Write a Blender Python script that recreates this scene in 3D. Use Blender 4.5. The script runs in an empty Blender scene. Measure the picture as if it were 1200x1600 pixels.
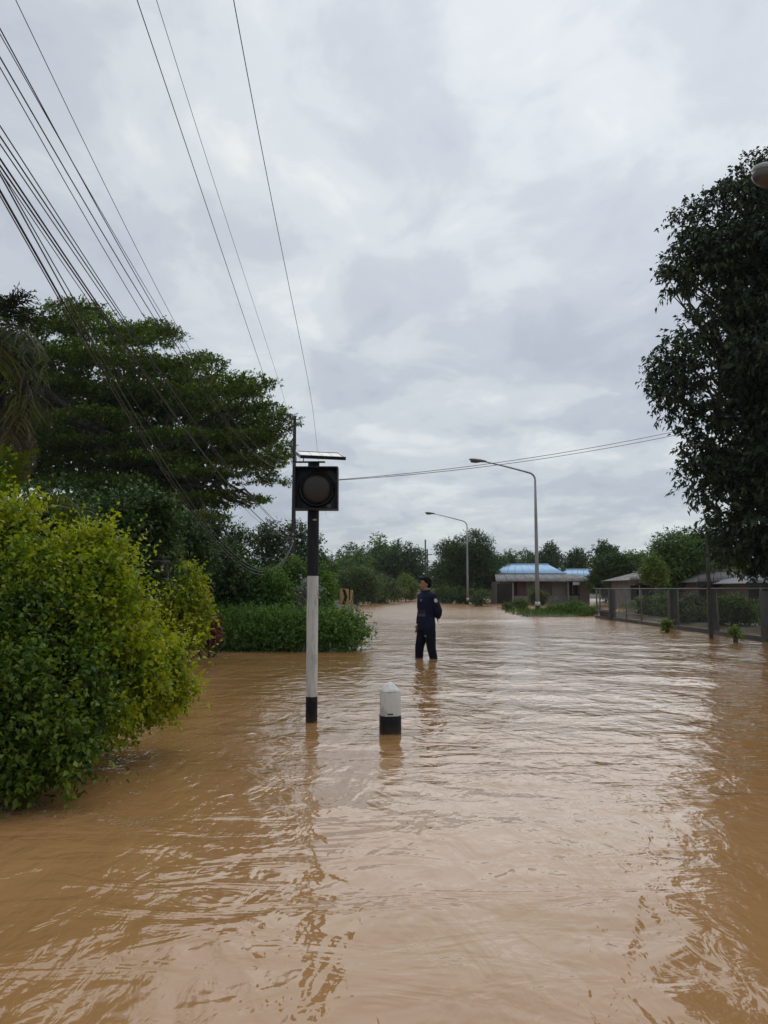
import bpy, bmesh, math, random
import numpy as np
from mathutils import Vector

R = math.radians
random.seed(7)
scene = bpy.context.scene
col = scene.collection

# ------------------------------------------------------------------ camera
CAM_H, FPX = 1.25, 1200.0
TH = math.atan(119 / FPX)
cd = bpy.data.cameras.new('camera')
cam = bpy.data.objects.new('camera', cd)
col.objects.link(cam)
cam.location = (0, 0, CAM_H)
cam.rotation_euler = (R(90) + TH, 0, 0)
cd.sensor_fit = 'VERTICAL'
cd.sensor_height = 36
cd.lens = 36 * FPX / 1600
cd.clip_start, cd.clip_end = 0.05, 4000
scene.camera = cam

# ------------------------------------------------------------------ world: overcast sky
SUN_EL, SUN_AZ = R(48), R(22)          # azimuth to the right of the view direction
sun_dir = Vector((math.sin(SUN_AZ) * math.cos(SUN_EL), math.cos(SUN_AZ) * math.cos(SUN_EL), math.sin(SUN_EL)))
world = bpy.data.worlds.new('World')
scene.world = world
world.use_nodes = True
wn, wl = world.node_tree.nodes, world.node_tree.links
wn.clear()


def N(nodes, kind, **kw):
    n = nodes.new(kind)
    for k, v in kw.items():
        setattr(n, k, v)
    return n


def math_node(nodes, links, op, a, b=None, c=None):
    n = nodes.new('ShaderNodeMath')
    n.operation = op
    for i, v in enumerate((a, b, c)):
        if v is None:
            continue
        if isinstance(v, (int, float)):
            n.inputs[i].default_value = v
        else:
            links.new(v, n.inputs[i])
    return n.outputs[0]


def ramp(nodes, links, fac, stops, interp='LINEAR'):
    n = nodes.new('ShaderNodeValToRGB')
    n.color_ramp.interpolation = interp
    e = n.color_ramp.elements
    while len(e) < len(stops):
        e.new(0.5)
    for i, (p, c) in enumerate(stops):
        e[i].position = p
        e[i].color = (c[0], c[1], c[2], 1) if not isinstance(c, (int, float)) else (c, c, c, 1)
    links.new(fac, n.inputs[0])
    return n.outputs[0]


tc = N(wn, 'ShaderNodeTexCoord')
sp = N(wn, 'ShaderNodeSeparateXYZ')
wl.new(tc.outputs['Generated'], sp.inputs[0])
zz = math_node(wn, wl, 'ADD', math_node(wn, wl, 'MAXIMUM', sp.outputs[2], 0.0), 0.16)
cb = N(wn, 'ShaderNodeCombineXYZ')
wl.new(math_node(wn, wl, 'DIVIDE', sp.outputs[0], zz), cb.inputs[0])
wl.new(math_node(wn, wl, 'DIVIDE', sp.outputs[1], zz), cb.inputs[1])


def wnoise(scale, detail, rough, dist, off):
    mp = N(wn, 'ShaderNodeMapping')
    mp.inputs['Location'].default_value = off
    mp.inputs['Rotation'].default_value = (0, 0, R(24))
    mp.inputs['Scale'].default_value = (1.0, 0.75, 1)
    wl.new(cb.outputs[0], mp.inputs[0])
    n = N(wn, 'ShaderNodeTexNoise')
    n.inputs['Scale'].default_value = scale
    n.inputs['Detail'].default_value = detail
    n.inputs['Roughness'].default_value = rough
    n.inputs['Distortion'].default_value = dist
    wl.new(mp.outputs[0], n.inputs['Vector'])
    return n.outputs['Fac']


n1 = wnoise(1.25, 5, 0.54, 0.2, (5.3, 2.9, 0.4))
n2 = wnoise(3.9, 7, 0.58, 0.35, (8.1, 4.2, 2))
cl = math_node(wn, wl, 'ADD', math_node(wn, wl, 'MULTIPLY', n1, 0.56), math_node(wn, wl, 'MULTIPLY', n2, 0.44))
cloud = ramp(wn, wl, cl, [(0.36, (0.51, 0.555, 0.63)), (0.46, (0.59, 0.635, 0.70)), (0.54, (0.70, 0.745, 0.78)), (0.64, (0.86, 0.885, 0.89))], 'EASE')
# the cloud deck is thicker to look through low down: slightly darker toward the horizon
elev = ramp(wn, wl, sp.outputs[2], [(0.0, (0.80, 0.83, 0.85)), (0.16, (0.86, 0.88, 0.90)), (0.38, (1.0, 1.0, 1.0)), (1.0, (1.0, 1.0, 1.0))])
mul = N(wn, 'ShaderNodeMixRGB', blend_type='MULTIPLY')
mul.inputs[0].default_value = 1
wl.new(cloud, mul.inputs[1])
wl.new(elev, mul.inputs[2])
# broad brightening where the sun stands behind the cloud
dt = N(wn, 'ShaderNodeVectorMath', operation='DOT_PRODUCT')
wl.new(tc.outputs['Generated'], dt.inputs[0])
dt.inputs[1].default_value = sun_dir
glow = ramp(wn, wl, dt.outputs['Value'], [(0.55, 0.94), (0.8, 1.0), (1.0, 1.13)], 'EASE')
mul2 = N(wn, 'ShaderNodeMixRGB', blend_type='MULTIPLY')
mul2.inputs[0].default_value = 1
wl.new(mul.outputs[0], mul2.inputs[1])
wl.new(glow, mul2.inputs[2])
bg_c = N(wn, 'ShaderNodeBackground')
wl.new(mul2.outputs[0], bg_c.inputs[0])
bg_c.inputs[1].default_value = 1.0
sky = N(wn, 'ShaderNodeTexSky', sky_type='NISHITA')
sky.sun_disc = False
sky.sun_elevation = SUN_EL
sky.sun_rotation = SUN_AZ
bg_s = N(wn, 'ShaderNodeBackground')
wl.new(sky.outputs[0], bg_s.inputs[0])
bg_s.inputs[1].default_value = 0.09
mx = N(wn, 'ShaderNodeMixShader')
mx.inputs[0].default_value = 0.93
wl.new(bg_s.outputs[0], mx.inputs[1])
wl.new(bg_c.outputs[0], mx.inputs[2])
wo = N(wn, 'ShaderNodeOutputWorld')
wl.new(mx.outputs[0], wo.inputs[0])

sd = bpy.data.lights.new('sun', 'SUN')
sun = bpy.data.objects.new('sun', sd)
col.objects.link(sun)
sd.energy = 1.1
sd.angle = R(75)
sd.color = (1.0, 0.97, 0.92)
sun.rotation_euler = (-sun_dir).to_track_quat('-Z', 'Y').to_euler()

vs = scene.view_settings
vs.view_transform = 'Standard'
vs.look = 'None'
vs.exposure = 0.0
vs.gamma = 1.0
vs.use_curve_mapping = False
scene.cycles.max_bounces = 6
scene.cycles.diffuse_bounces = 3
scene.cycles.glossy_bounces = 3
scene.cycles.transmission_bounces = 3
scene.cycles.transparent_max_bounces = 6
scene.cycles.use_denoising = True


# ------------------------------------------------------------------ helpers
def at(px, py, Y):
    """world point seen at photo pixel (px,py) at forward distance Y"""
    u, v = (px - 600) / FPX, (800 - py) / FPX
    y, z = math.cos(TH) - v * math.sin(TH), math.sin(TH) + v * math.cos(TH)
    s = Y / y
    return Vector((u * s, Y, CAM_H + z * s))


def wx(px, Y):
    return at(px, 919, Y).x


def wz(py, Y):
    return at(600, py, Y).z


def tag(o, label=None, cat=None, group=None, kind=None):
    if label: o['label'] = label
    if cat: o['category'] = cat
    if group: o['group'] = group
    if kind: o['kind'] = kind
    return o


def empty(name, loc, label, cat, group=None):
    o = bpy.data.objects.new(name, None)
    o.empty_display_size = 0.2
    o.location = loc
    col.objects.link(o)
    return tag(o, label, cat, group)


class MB:
    """collects shapes in world coordinates and links them as ONE mesh object"""

    def __init__(self):
        self.v, self.f = [], []

    def add(self, vs_, fs):
        b = len(self.v)
        self.v += [tuple(p) for p in vs_]
        self.f += [tuple(i + b for i in f) for f in fs]
        return self

    def box(self, c, s, rz=0.0, rx=0.0, ry=0.0):
        c = Vector(c)
        hx, hy, hz = s[0] / 2, s[1] / 2, s[2] / 2
        from mathutils import Euler
        m = Euler((rx, ry, rz)).to_matrix()
        pts = [c + m @ Vector((x, y, z)) for z in (-hz, hz) for (x, y) in ((-hx, -hy), (hx, -hy), (hx, hy), (-hx, hy))]
        return self.add(pts, [(3, 2, 1, 0), (4, 5, 6, 7), (0, 1, 5, 4), (1, 2, 6, 5), (2, 3, 7, 6), (3, 0, 4, 7)])

    def tube(self, pts, rad, n=8, ry=None, cap=True, up=None):
        pts = [Vector(p) for p in pts]
        k = len(pts)
        if isinstance(rad, (int, float)):
            rad = [rad] * k
        if ry is None:
            ry = rad
        elif isinstance(ry, (int, float)):
            ry = [ry] * k
        vv, ff = [], []
        ref = Vector(up) if up else None
        prev = None
        for i in range(k):
            t = (pts[min(i + 1, k - 1)] - pts[max(i - 1, 0)])
            t = t.normalized() if t.length > 1e-9 else Vector((0, 0, 1))
            if prev is None:
                a = ref if ref else (Vector((1, 0, 0)) if abs(t.x) < 0.8 else Vector((0, 1, 0)))
            else:
                a = prev
            u = (a - t * a.dot(t)).normalized()
            w = t.cross(u)
            prev = u
            for j in range(n):
                an = 2 * math.pi * j / n
                vv.append(pts[i] + u * (math.cos(an) * rad[i]) + w * (math.sin(an) * ry[i]))
        for i in range(k - 1):
            for j in range(n):
                j2 = (j + 1) % n
                ff.append((i * n + j, i * n + j2, (i + 1) * n + j2, (i + 1) * n + j))
        if cap:
            ff.append(tuple(range(n - 1, -1, -1)))
            ff.append(tuple((k - 1) * n + j for j in range(n)))
        return self.add(vv, ff)

    def lathe(self, c, prof, n=20):
        """prof: list of (radius, z) from bottom to top, around vertical axis at c"""
        c = Vector(c)
        vv, ff = [], []
        for r, z in prof:
            for j in range(n):
                a = 2 * math.pi * j / n
                vv.append(c + Vector((r * math.cos(a), r * math.sin(a), z)))
        k = len(prof)
        for i in range(k - 1):
            for j in range(n):
                j2 = (j + 1) % n
                ff.append((i * n + j, i * n + j2, (i + 1) * n + j2, (i + 1) * n + j))
        ff.append(tuple(range(n - 1, -1, -1)))
        ff.append(tuple((k - 1) * n + j for j in range(n)))
        return self.add(vv, ff)

    def ellipsoid(self, c, r, n=12, m=8):
        c = Vector(c)
        vv = [c + Vector((0, 0, -r[2]))]
        for i in range(1, m):
            a = -math.pi / 2 + math.pi * i / m
            for j in range(n):
                b = 2 * math.pi * j / n
                vv.append(c + Vector((r[0] * math.cos(a) * math.cos(b), r[1] * math.cos(a) * math.sin(b), r[2] * math.sin(a))))
        vv.append(c + Vector((0, 0, r[2])))
        ff = [(0, 1 + (j + 1) % n, 1 + j) for j in range(n)]
        for i in range(m - 2):
            for j in range(n):
                j2 = (j + 1) % n
                ff.append((1 + i * n + j, 1 + i * n + j2, 1 + (i + 1) * n + j2, 1 + (i + 1) * n + j))
        top = len(vv) - 1
        b0 = 1 + (m - 2) * n
        ff += [(b0 + j, b0 + (j + 1) % n, top) for j in range(n)]
        return self.add(vv, ff)

    def prism(self, outline, thick):
        """outline: list of world points (planar); thick: vector"""
        o = [Vector(p) for p in outline]
        t = Vector(thick)
        n = len(o)
        ff = [tuple(range(n)), tuple(range(2 * n - 1, n - 1, -1))]
        ff += [((j + 1) % n, j, n + j, n + (j + 1) % n) for j in range(n)]
        return self.add(o + [p + t for p in o], ff)

    def build(self, name, mat, parent=None, smooth=False, bevel=0.0, seg=2):
        off = Vector((0, 0, 0))
        p = parent
        while p is not None:
            off += p.location
            p = p.parent
        me = bpy.data.meshes.new(name)
        me.from_pydata([tuple(Vector(q) - off) for q in self.v], [], self.f)
        bm = bmesh.new()
        bm.from_mesh(me)
        bmesh.ops.recalc_face_normals(bm, faces=bm.faces)
        if bevel > 0:
            es = [e for e in bm.edges if len(e.link_faces) == 2 and e.calc_face_angle(0) > 0.6]
            bmesh.ops.bevel(bm, geom=es, offset=bevel, segments=seg, affect='EDGES', profile=0.6, clamp_overlap=True)
        bm.to_mesh(me)
        bm.free()
        if smooth or bevel > 0:
            me.polygons.foreach_set('use_smooth', [True] * len(me.polygons))
            if smooth == 'auto' or bevel > 0:
                me.set_sharp_from_angle(angle=R(40))
        me.materials.append(mat)
        o = bpy.data.objects.new(name, me)
        o.parent = parent
        col.objects.link(o)
        return o


# ------------------------------------------------------------------ materials
def mat_base(name):
    m = bpy.data.materials.new(name)
    m.use_nodes = True
    nt = m.node_tree
    return m, nt.nodes, nt.links, nt.nodes['Principled BSDF']


def pmat(name, c1, c2=None, rough=0.6, scale=6.0, stretch=(1, 1, 1), bump=0.0, bscale=40.0, metallic=0.0, spec=0.5, dirt=None, dscale=3.0, damt=0.5, mud=False):
    """procedural paint / wood / concrete: noise between two colours, shaped dirt, fine relief"""
    m, nn, ll, b = mat_base(name)
    c2 = c2 or tuple(x * 0.8 for x in c1)
    t = N(nn, 'ShaderNodeTexCoord')
    mp = N(nn, 'ShaderNodeMapping')
    mp.inputs['Scale'].default_value = stretch
    ll.new(t.outputs['Object'], mp.inputs[0])
    no = N(nn, 'ShaderNodeTexNoise')
    no.inputs['Scale'].default_value = scale
    no.inputs['Detail'].default_value = 6
    no.inputs['Roughness'].default_value = 0.62
    ll.new(mp.outputs[0], no.inputs['Vector'])
    c = ramp(nn, ll, no.outputs['Fac'], [(0.33, c2), (0.66, c1)])
    if dirt:
        nd = N(nn, 'ShaderNodeTexNoise')
        nd.inputs['Scale'].default_value = dscale
        nd.inputs['Detail'].default_value = 8
        nd.inputs['Roughness'].default_value = 0.7
        nd.inputs['Distortion'].default_value = 0.6
        ll.new(mp.outputs[0], nd.inputs['Vector'])
        f = ramp(nn, ll, nd.outputs['Fac'], [(0.5, 0.0), (0.68, damt)])
        mixn = N(nn, 'ShaderNodeMixRGB')
        ll.new(f, mixn.inputs[0])
        ll.new(c, mixn.inputs[1])
        mixn.inputs[2].default_value = (*dirt, 1)
        c = mixn.outputs[0]
    if mud:
        # splashed mud and a tide mark just above the flood level (world height)
        ge = N(nn, 'ShaderNodeNewGeometry')
        sx_ = N(nn, 'ShaderNodeSeparateXYZ')
        ll.new(ge.outputs['Position'], sx_.inputs[0])
        nm = N(nn, 'ShaderNodeTexNoise')
        nm.inputs['Scale'].default_value = 22
        nm.inputs['Detail'].default_value = 6
        ll.new(ge.outputs['Position'], nm.inputs['Vector'])
        hgt = math_node(nn, ll, 'MULTIPLY_ADD', nm.outputs['Fac'], -0.09, sx_.outputs[2])
        fm = ramp(nn, ll, math_node(nn, ll, 'ADD', hgt, 0.55), [(0.495, 0.8), (0.52, 0.15), (0.60, 0.0)])
        mm = N(nn, 'ShaderNodeMixRGB')
        ll.new(fm, mm.inputs[0])
        ll.new(c, mm.inputs[1])
        mm.inputs[2].default_value = (0.16, 0.095, 0.045, 1)
        c = mm.outputs[0]
    ll.new(c, b.inputs['Base Color'])
    b.inputs['Roughness'].default_value = rough
    b.inputs['Metallic'].default_value = metallic
    b.inputs['Specular IOR Level'].default_value = spec
    if bump > 0:
        nb = N(nn, 'ShaderNodeTexNoise')
        nb.inputs['Scale'].default_value = bscale
        nb.inputs['Detail'].default_value = 4
        ll.new(mp.outputs[0], nb.inputs['Vector'])
        bu = N(nn, 'ShaderNodeBump')
        bu.inputs['Strength'].default_value = bump
        bu.inputs['Distance'].default_value = 0.01
        ll.new(nb.outputs['Fac'], bu.inputs['Height'])
        ll.new(bu.outputs[0], b.inputs['Normal'])
    return m


def leafmat(name, dark, mid, light, trans=0.25, rough=0.42, spec=0.45):
    m, nn, ll, b = mat_base(name)
    a = N(nn, 'ShaderNodeAttribute', attribute_name='tint')
    c = ramp(nn, ll, a.outputs['Fac'], [(0.0, dark), (0.5, mid), (1.0, light)])
    ll.new(c, b.inputs['Base Color'])
    b.inputs['Roughness'].default_value = rough
    b.inputs['Specular IOR Level'].default_value = spec
    tr = N(nn, 'ShaderNodeBsdfTranslucent')
    hs = N(nn, 'ShaderNodeHueSaturation')
    hs.inputs['Saturation'].default_value = 1.15
    hs.inputs['Value'].default_value = 1.5
    ll.new(c, hs.inputs['Color'])
    ll.new(hs.outputs[0], tr.inputs[0])
    ms = N(nn, 'ShaderNodeMixShader')
    ms.inputs[0].default_value = trans
    ll.new(b.outputs[0], ms.inputs[1])
    ll.new(tr.outputs[0], ms.inputs[2])
    ll.new(ms.outputs[0], nn['Material Output'].inputs[0])
    return m


M = {}
M['white_paint'] = pmat('white_paint', (0.66, 0.66, 0.63), (0.47, 0.47, 0.45), 0.55, 5, (1, 1, 0.16), 0.15, 60, dirt=(0.20, 0.18, 0.14), dscale=24, damt=0.75)
M['black_paint'] = pmat('black_paint', (0.010, 0.011, 0.015), (0.005, 0.006, 0.008), 0.55, 8, (1, 1, 0.4), 0.15, 80, spec=0.25, dirt=(0.05, 0.048, 0.045), dscale=16, damt=0.35, mud=True)
M['box_metal'] = pmat('box_metal', (0.012, 0.015, 0.024), (0.006, 0.008, 0.012), 0.5, 5, dirt=(0.10, 0.11, 0.10), dscale=9, damt=0.35, spec=0.3)
M['lens'] = pmat('amber_lens', (0.026, 0.019, 0.014), (0.018, 0.013, 0.011), 0.35, 30, bump=0.3, bscale=120, spec=0.4)
M['alu'] = pmat('aluminium', (0.42, 0.42, 0.44), (0.30, 0.30, 0.32), 0.4, 10, metallic=0.7)
M['cell'] = pmat('solar_cell', (0.02, 0.025, 0.05), (0.012, 0.016, 0.035), 0.08, 20, spec=0.7)
M['post_white'] = pmat('post_white', (0.74, 0.74, 0.71), (0.58, 0.58, 0.55), 0.6, 9, (1, 1, 0.30), 0.35, 70, dirt=(0.10, 0.095, 0.085), dscale=19, damt=0.8)
M['post_cap'] = pmat('post_cap', (0.74, 0.73, 0.69), (0.55, 0.54, 0.50), 0.5, 14, bump=0.3, dirt=(0.25, 0.22, 0.18), dscale=12, damt=0.6)
M['concrete'] = pmat('concrete', (0.17, 0.165, 0.15), (0.09, 0.09, 0.085), 0.85, 4, (1, 1, 0.5), 0.4, 50, dirt=(0.035, 0.04, 0.03), dscale=3, damt=0.7)
M['old_concrete'] = pmat('old_concrete', (0.085, 0.082, 0.074), (0.045, 0.045, 0.041), 0.9, 3, (1, 1, 0.4), 0.5, 40, dirt=(0.02, 0.025, 0.02), dscale=3, damt=0.7)
M['galv'] = pmat('galvanised', (0.34, 0.36, 0.37), (0.24, 0.25, 0.26), 0.5, 8, (1, 1, 0.2), metallic=0.5, dirt=(0.14, 0.12, 0.10), dscale=3, damt=0.4)
M['lamp_grey'] = pmat('lamp_grey', (0.20, 0.19, 0.18), (0.13, 0.12, 0.115), 0.5, 8)
M['lamp_glass'] = pmat('lamp_glass', (0.06, 0.055, 0.05), (0.04, 0.036, 0.034), 0.25, 10, spec=0.6)
M['lamp_white'] = pmat('lamp_white', (0.40, 0.41, 0.41), (0.30, 0.31, 0.31), 0.45, 6)
M['lamp_brown'] = pmat('lamp_bowl', (0.085, 0.072, 0.064), (0.06, 0.05, 0.045), 0.35, 6)
M['wire'] = pmat('wire', (0.035, 0.035, 0.038), (0.02, 0.02, 0.022), 0.6, 3)
M['wire_grey'] = pmat('wire_grey', (0.09, 0.095, 0.10), (0.06, 0.063, 0.066), 0.55, 3)
M['bark'] = pmat('bark', (0.075, 0.06, 0.045), (0.03, 0.025, 0.02), 0.9, 8, (1, 1, 0.25), 0.8, 18)
M['stem'] = pmat('stem', (0.07, 0.065, 0.035), (0.035, 0.03, 0.02), 0.85, 8, (1, 1, 0.3), 0.5, 30)
M['rust'] = pmat('rust_red', (0.10, 0.035, 0.022), (0.055, 0.022, 0.016), 0.8, 5)
# ------------------------------------------------------------------ foliage
# dark / mid / light leaf colours; the tint differs leaf by leaf and twig by twig
L = {}
L['rain'] = leafmat('foliage_umbrella_tree', (0.036, 0.066, 0.012), (0.092, 0.145, 0.022), (0.200, 0.265, 0.040), 0.2, 0.55, 0.15)
L['dark'] = leafmat('foliage_drooping_tree', (0.012, 0.024, 0.012), (0.026, 0.048, 0.020), (0.070, 0.100, 0.036), 0.14, 0.5, 0.3)
L['yellow'] = leafmat('foliage_golden_shrub', (0.036, 0.085, 0.010), (0.130, 0.200, 0.014), (0.330, 0.365, 0.018), 0.32, 0.48, 0.3)
L['bush'] = leafmat('foliage_front_shrub', (0.022, 0.050, 0.008), (0.056, 0.105, 0.012), (0.160, 0.220, 0.026), 0.25, 0.45, 0.25)
L['hedge'] = leafmat('foliage_hedge', (0.0380, 0.0886, 0.0153), (0.0791, 0.1581, 0.0260), (0.1581, 0.2530, 0.0402), 0.25, 0.5, 0.25)
L['deep'] = leafmat('foliage_deep', (0.0218, 0.0454, 0.0125), (0.0420, 0.0790, 0.0201), (0.0924, 0.1428, 0.0377), 0.18, 0.5, 0.25)
L['mid'] = leafmat('foliage_mid', (0.0422, 0.0827, 0.0189), (0.0742, 0.1316, 0.0277), (0.1435, 0.2160, 0.0429), 0.22, 0.5, 0.25)
L['fresh'] = leafmat('foliage_fresh', (0.0633, 0.1035, 0.0202), (0.1150, 0.1725, 0.0304), (0.2070, 0.2587, 0.0466), 0.28, 0.5, 0.25)
L['grey'] = leafmat('foliage_grey', (0.0510, 0.0840, 0.0292), (0.0826, 0.1230, 0.0404), (0.1424, 0.1874, 0.0617), 0.2, 0.5, 0.25)
L['red'] = leafmat('foliage_red', (0.060, 0.020, 0.010), (0.130, 0.040, 0.016), (0.200, 0.080, 0.020), 0.25)
L['pale'] = leafmat('foliage_pale', (0.10, 0.12, 0.09), (0.20, 0.22, 0.17), (0.34, 0.35, 0.29), 0.2)
L['palm'] = leafmat('foliage_palm', (0.036, 0.058, 0.010), (0.080, 0.105, 0.016), (0.150, 0.165, 0.024), 0.3, 0.65, 0.12)
L['dry'] = leafmat('foliage_dry_palm', (0.026, 0.018, 0.011), (0.062, 0.043, 0.021), (0.130, 0.090, 0.038), 0.2, 0.7, 0.2)
L['drydark'] = leafmat('foliage_old_palm', (0.012, 0.014, 0.010), (0.026, 0.030, 0.018), (0.055, 0.060, 0.030), 0.15, 0.6, 0.2)
L['grass'] = leafmat('foliage_grass', (0.0385, 0.0770, 0.0136), (0.0770, 0.1375, 0.0213), (0.1430, 0.1980, 0.0368), 0.25, 0.5, 0.25)


def unit(a):
    return a / np.maximum(np.linalg.norm(a, axis=-1, keepdims=True), 1e-9)


def mesh_from_quads(name, V, tint, mat, parent):
    """V: (n,4,3) world quads, tint: (n,)"""
    n = len(V)
    off = Vector((0, 0, 0))
    p = parent
    while p is not None:
        off += p.location
        p = p.parent
    V = (V - np.array(off)).astype(np.float32)
    me = bpy.data.meshes.new(name)
    me.vertices.add(n * 4)
    me.vertices.foreach_set('co', V.reshape(-1))
    me.loops.add(n * 4)
    me.loops.foreach_set('vertex_index', np.arange(n * 4, dtype=np.int32))
    me.polygons.add(n)
    me.polygons.foreach_set('loop_start', np.arange(0, n * 4, 4, dtype=np.int32))
    me.polygons.foreach_set('loop_total', np.full(n, 4, dtype=np.int32))
    at_ = me.attributes.new('tint', 'FLOAT', 'FACE')
    at_.data.foreach_set('value', np.clip(tint, 0, 1).astype(np.float32))
    me.update(calc_edges=True)
    me.materials.append(mat)
    o = bpy.data.objects.new(name, me)
    o.parent = parent
    col.objects.link(o)
    return o


def leaf_quads(rng, P, D, Ll, Wl, hang=0.15, flat=0.5):
    """folded leaf at P along D"""
    n = len(P)
    up = np.tile([0, 0, 1.0], (n, 1)) * flat + rng.normal(size=(n, 3)) * (1 - flat) * 0.9
    S = unit(np.cross(D, up))
    Nn = unit(np.cross(S, D))
    Ll = Ll[:, None]
    Wl = Wl[:, None]
    base = P
    left = P + D * Ll * 0.45 + S * Wl * 0.5 + Nn * Wl * 0.18
    right = P + D * Ll * 0.45 - S * Wl * 0.5 + Nn * Wl * 0.18
    tip = P + D * Ll - np.array([0, 0, 1.0]) * Ll * hang
    return np.stack([base, right, tip, left], 1)


def clump_leaves(rng, clumps, twigs, k, tl, ll, lw, hang=0.15, droop=0.0, up=0.25, spread=0.8, flat=0.5, shell=0.45, outdir=1.0, tone=None, level=1.0, topbias=0.0, shoots=0.0, shoot_len=2.2):
    """clumps: list of (centre, radii). Each gets its share of twigs by surface area; a twig carries k leaves."""
    C = np.array([c for c, r in clumps], float)
    Rr = np.array([r for c, r in clumps], float)
    area = (Rr[:, 0] * Rr[:, 1] + Rr[:, 0] * Rr[:, 2] + Rr[:, 1] * Rr[:, 2])
    idx = rng.choice(len(C), size=twigs, p=area / area.sum())
    u = unit(rng.normal(size=(twigs, 3)))
    u[:, 2] = np.where(rng.random(twigs) < topbias, np.abs(u[:, 2]), u[:, 2])
    rho = rng.random(twigs) ** shell
    O = C[idx] + u * Rr[idx] * (rho * 0.92)[:, None]
    nrm = unit(u / Rr[idx])
    D = unit(nrm * outdir + rng.normal(size=(twigs, 3)) * 0.55 + np.array([0, 0, up]))
    D[:, 2] *= level
    D = unit(D)
    tlen = tl * rng.uniform(0.5, 1.35, twigs)
    if shoots > 0:
        # young shoots that stand out of the outline
        sel = (rng.random(twigs) < shoots) & (rho > 0.75)
        tlen = np.where(sel, tl * rng.uniform(1.3, shoot_len, twigs), tlen)
        D = unit(D + sel[:, None] * np.array([0, 0, 0.5]))
    ctone = rng.normal(0, 0.10, len(C))
    ttone = 0.46 + ctone[idx] + rng.normal(0, 0.15, twigs)
    if tone is not None:
        ttone = ttone + (tone if np.isscalar(tone) else tone[idx])
    t = np.linspace(0.12, 1.0, k)
    jit = rng.uniform(-0.06, 0.06, (twigs, k))
    tt = t[None, :] + jit
    pos = O[:, None, :] + D[:, None, :] * (tlen[:, None] * tt)[..., None]
    pos[..., 2] -= droop * (tlen[:, None] * tt ** 2)
    side = unit(rng.normal(size=(twigs, k, 3)))
    ld = unit(D[:, None, :] * 0.55 + side * spread)
    ld[..., 2] -= hang * 0.8
    ld = unit(ld)
    P = pos.reshape(-1, 3)
    Dd = ld.reshape(-1, 3)
    n = len(P)
    s = rng.uniform(0.6, 1.25, n)
    V = leaf_quads(rng, P, Dd, ll * s, lw * s * rng.uniform(0.85, 1.15, n), hang, flat)
    tint = np.repeat(ttone, k) + rng.normal(0, 0.12, n) + np.tile((t - 0.5) * 0.18, twigs)
    return V, tint


def limb(mb, a, b, r0, r1, rng, wob=0.12, n=6, seg=5, sag=0.0):
    a, b = np.array(a, float), np.array(b, float)
    d = np.linalg.norm(b - a)
    pts = []
    for i in range(seg + 1):
        t = i / seg
        p = a + (b - a) * t
        if 0 < i < seg:
            p = p + rng.normal(0, wob * d * 0.25, 3)
        p[2] += sag * d * math.sin(math.pi * t)
        pts.append(p)
    mb.tube(pts, [r0 + (r1 - r0) * (i / seg) for i in range(seg + 1)], n)


def tree(name, label, cat, base, trunk_r, clumps, mat, twigs, k, tl, ll, lw, seed, group=None, fork=0.45, limbs=12, bark=None, stems=1, core=None, **kw):
    rng = np.random.default_rng(seed)
    base = Vector(base)
    root = empty(name, base, label, cat, group)
    C = np.array([c for c, r in clumps], float)
    cen = C.mean(0)
    zmin = min(c[2] - r[2] for c, r in clumps)
    zmax = max(c[2] for c, r in clumps)
    fz = base.z + (zmax - base.z) * fork
    bark = bark or M['bark']
    tm = MB()
    if stems == 1:
        top = (base.x + (cen[0] - base.x) * 0.6, base.y + (cen[1] - base.y) * 0.6, fz)
        limb(tm, (base.x, base.y, base.z - 0.3), top, trunk_r, trunk_r * 0.7, rng, 0.05, 10, 6)
        tops = [top]
    else:
        tops = []
        for i in range(stems):
            a = 2 * math.pi * i / stems + rng.uniform(-.4, .4)
            top = (base.x + (cen[0] - base.x) * 0.5 + math.cos(a) * 0.3, base.y + (cen[1] - base.y) * .5 + math.sin(a) * 0.3, fz)
            limb(tm, (base.x + math.cos(a) * 0.06, base.y + math.sin(a) * 0.06, base.z - 0.2), top, trunk_r, trunk_r * 0.6, rng, 0.1, 6, 5)
            tops.append(top)
    tm.build('trunk', bark, root, smooth=True)
    lm = MB()
    order = rng.permutation(len(C))[:limbs]
    for q, i in enumerate(order):
        limb(lm, tops[q % len(tops)], C[i], trunk_r * 0.45, trunk_r * 0.10, rng, 0.22, 6, 5, 0.05)
        for _ in range(2):
            e = C[i] + np.clip(rng.normal(0, 0.5, 3), -0.6, 0.6) * np.array(clumps[i][1])
            limb(lm, C[i] * 0.55 + np.array(tops[q % len(tops)]) * 0.45, e, trunk_r * 0.18, trunk_r * 0.05, rng, 0.2, 5, 4)
    if len(order):
        lm.build('branches', bark, root, smooth=True)
    V, tint = clump_leaves(rng, clumps, twigs, k, tl, ll, lw, **kw)
    if core:
        # broader, sparser foliage deep inside the crown
        V2, t2 = clump_leaves(rng, core[0], core[1], k, tl * 1.6, ll * 2.0, lw * 2.0, flat=0.4)
        V, tint = np.concatenate([V, V2]), np.concatenate([tint, t2])
    c = mesh_from_quads('crown', V, tint, mat, root)
    tag(c, kind='stuff')
    return root


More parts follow.
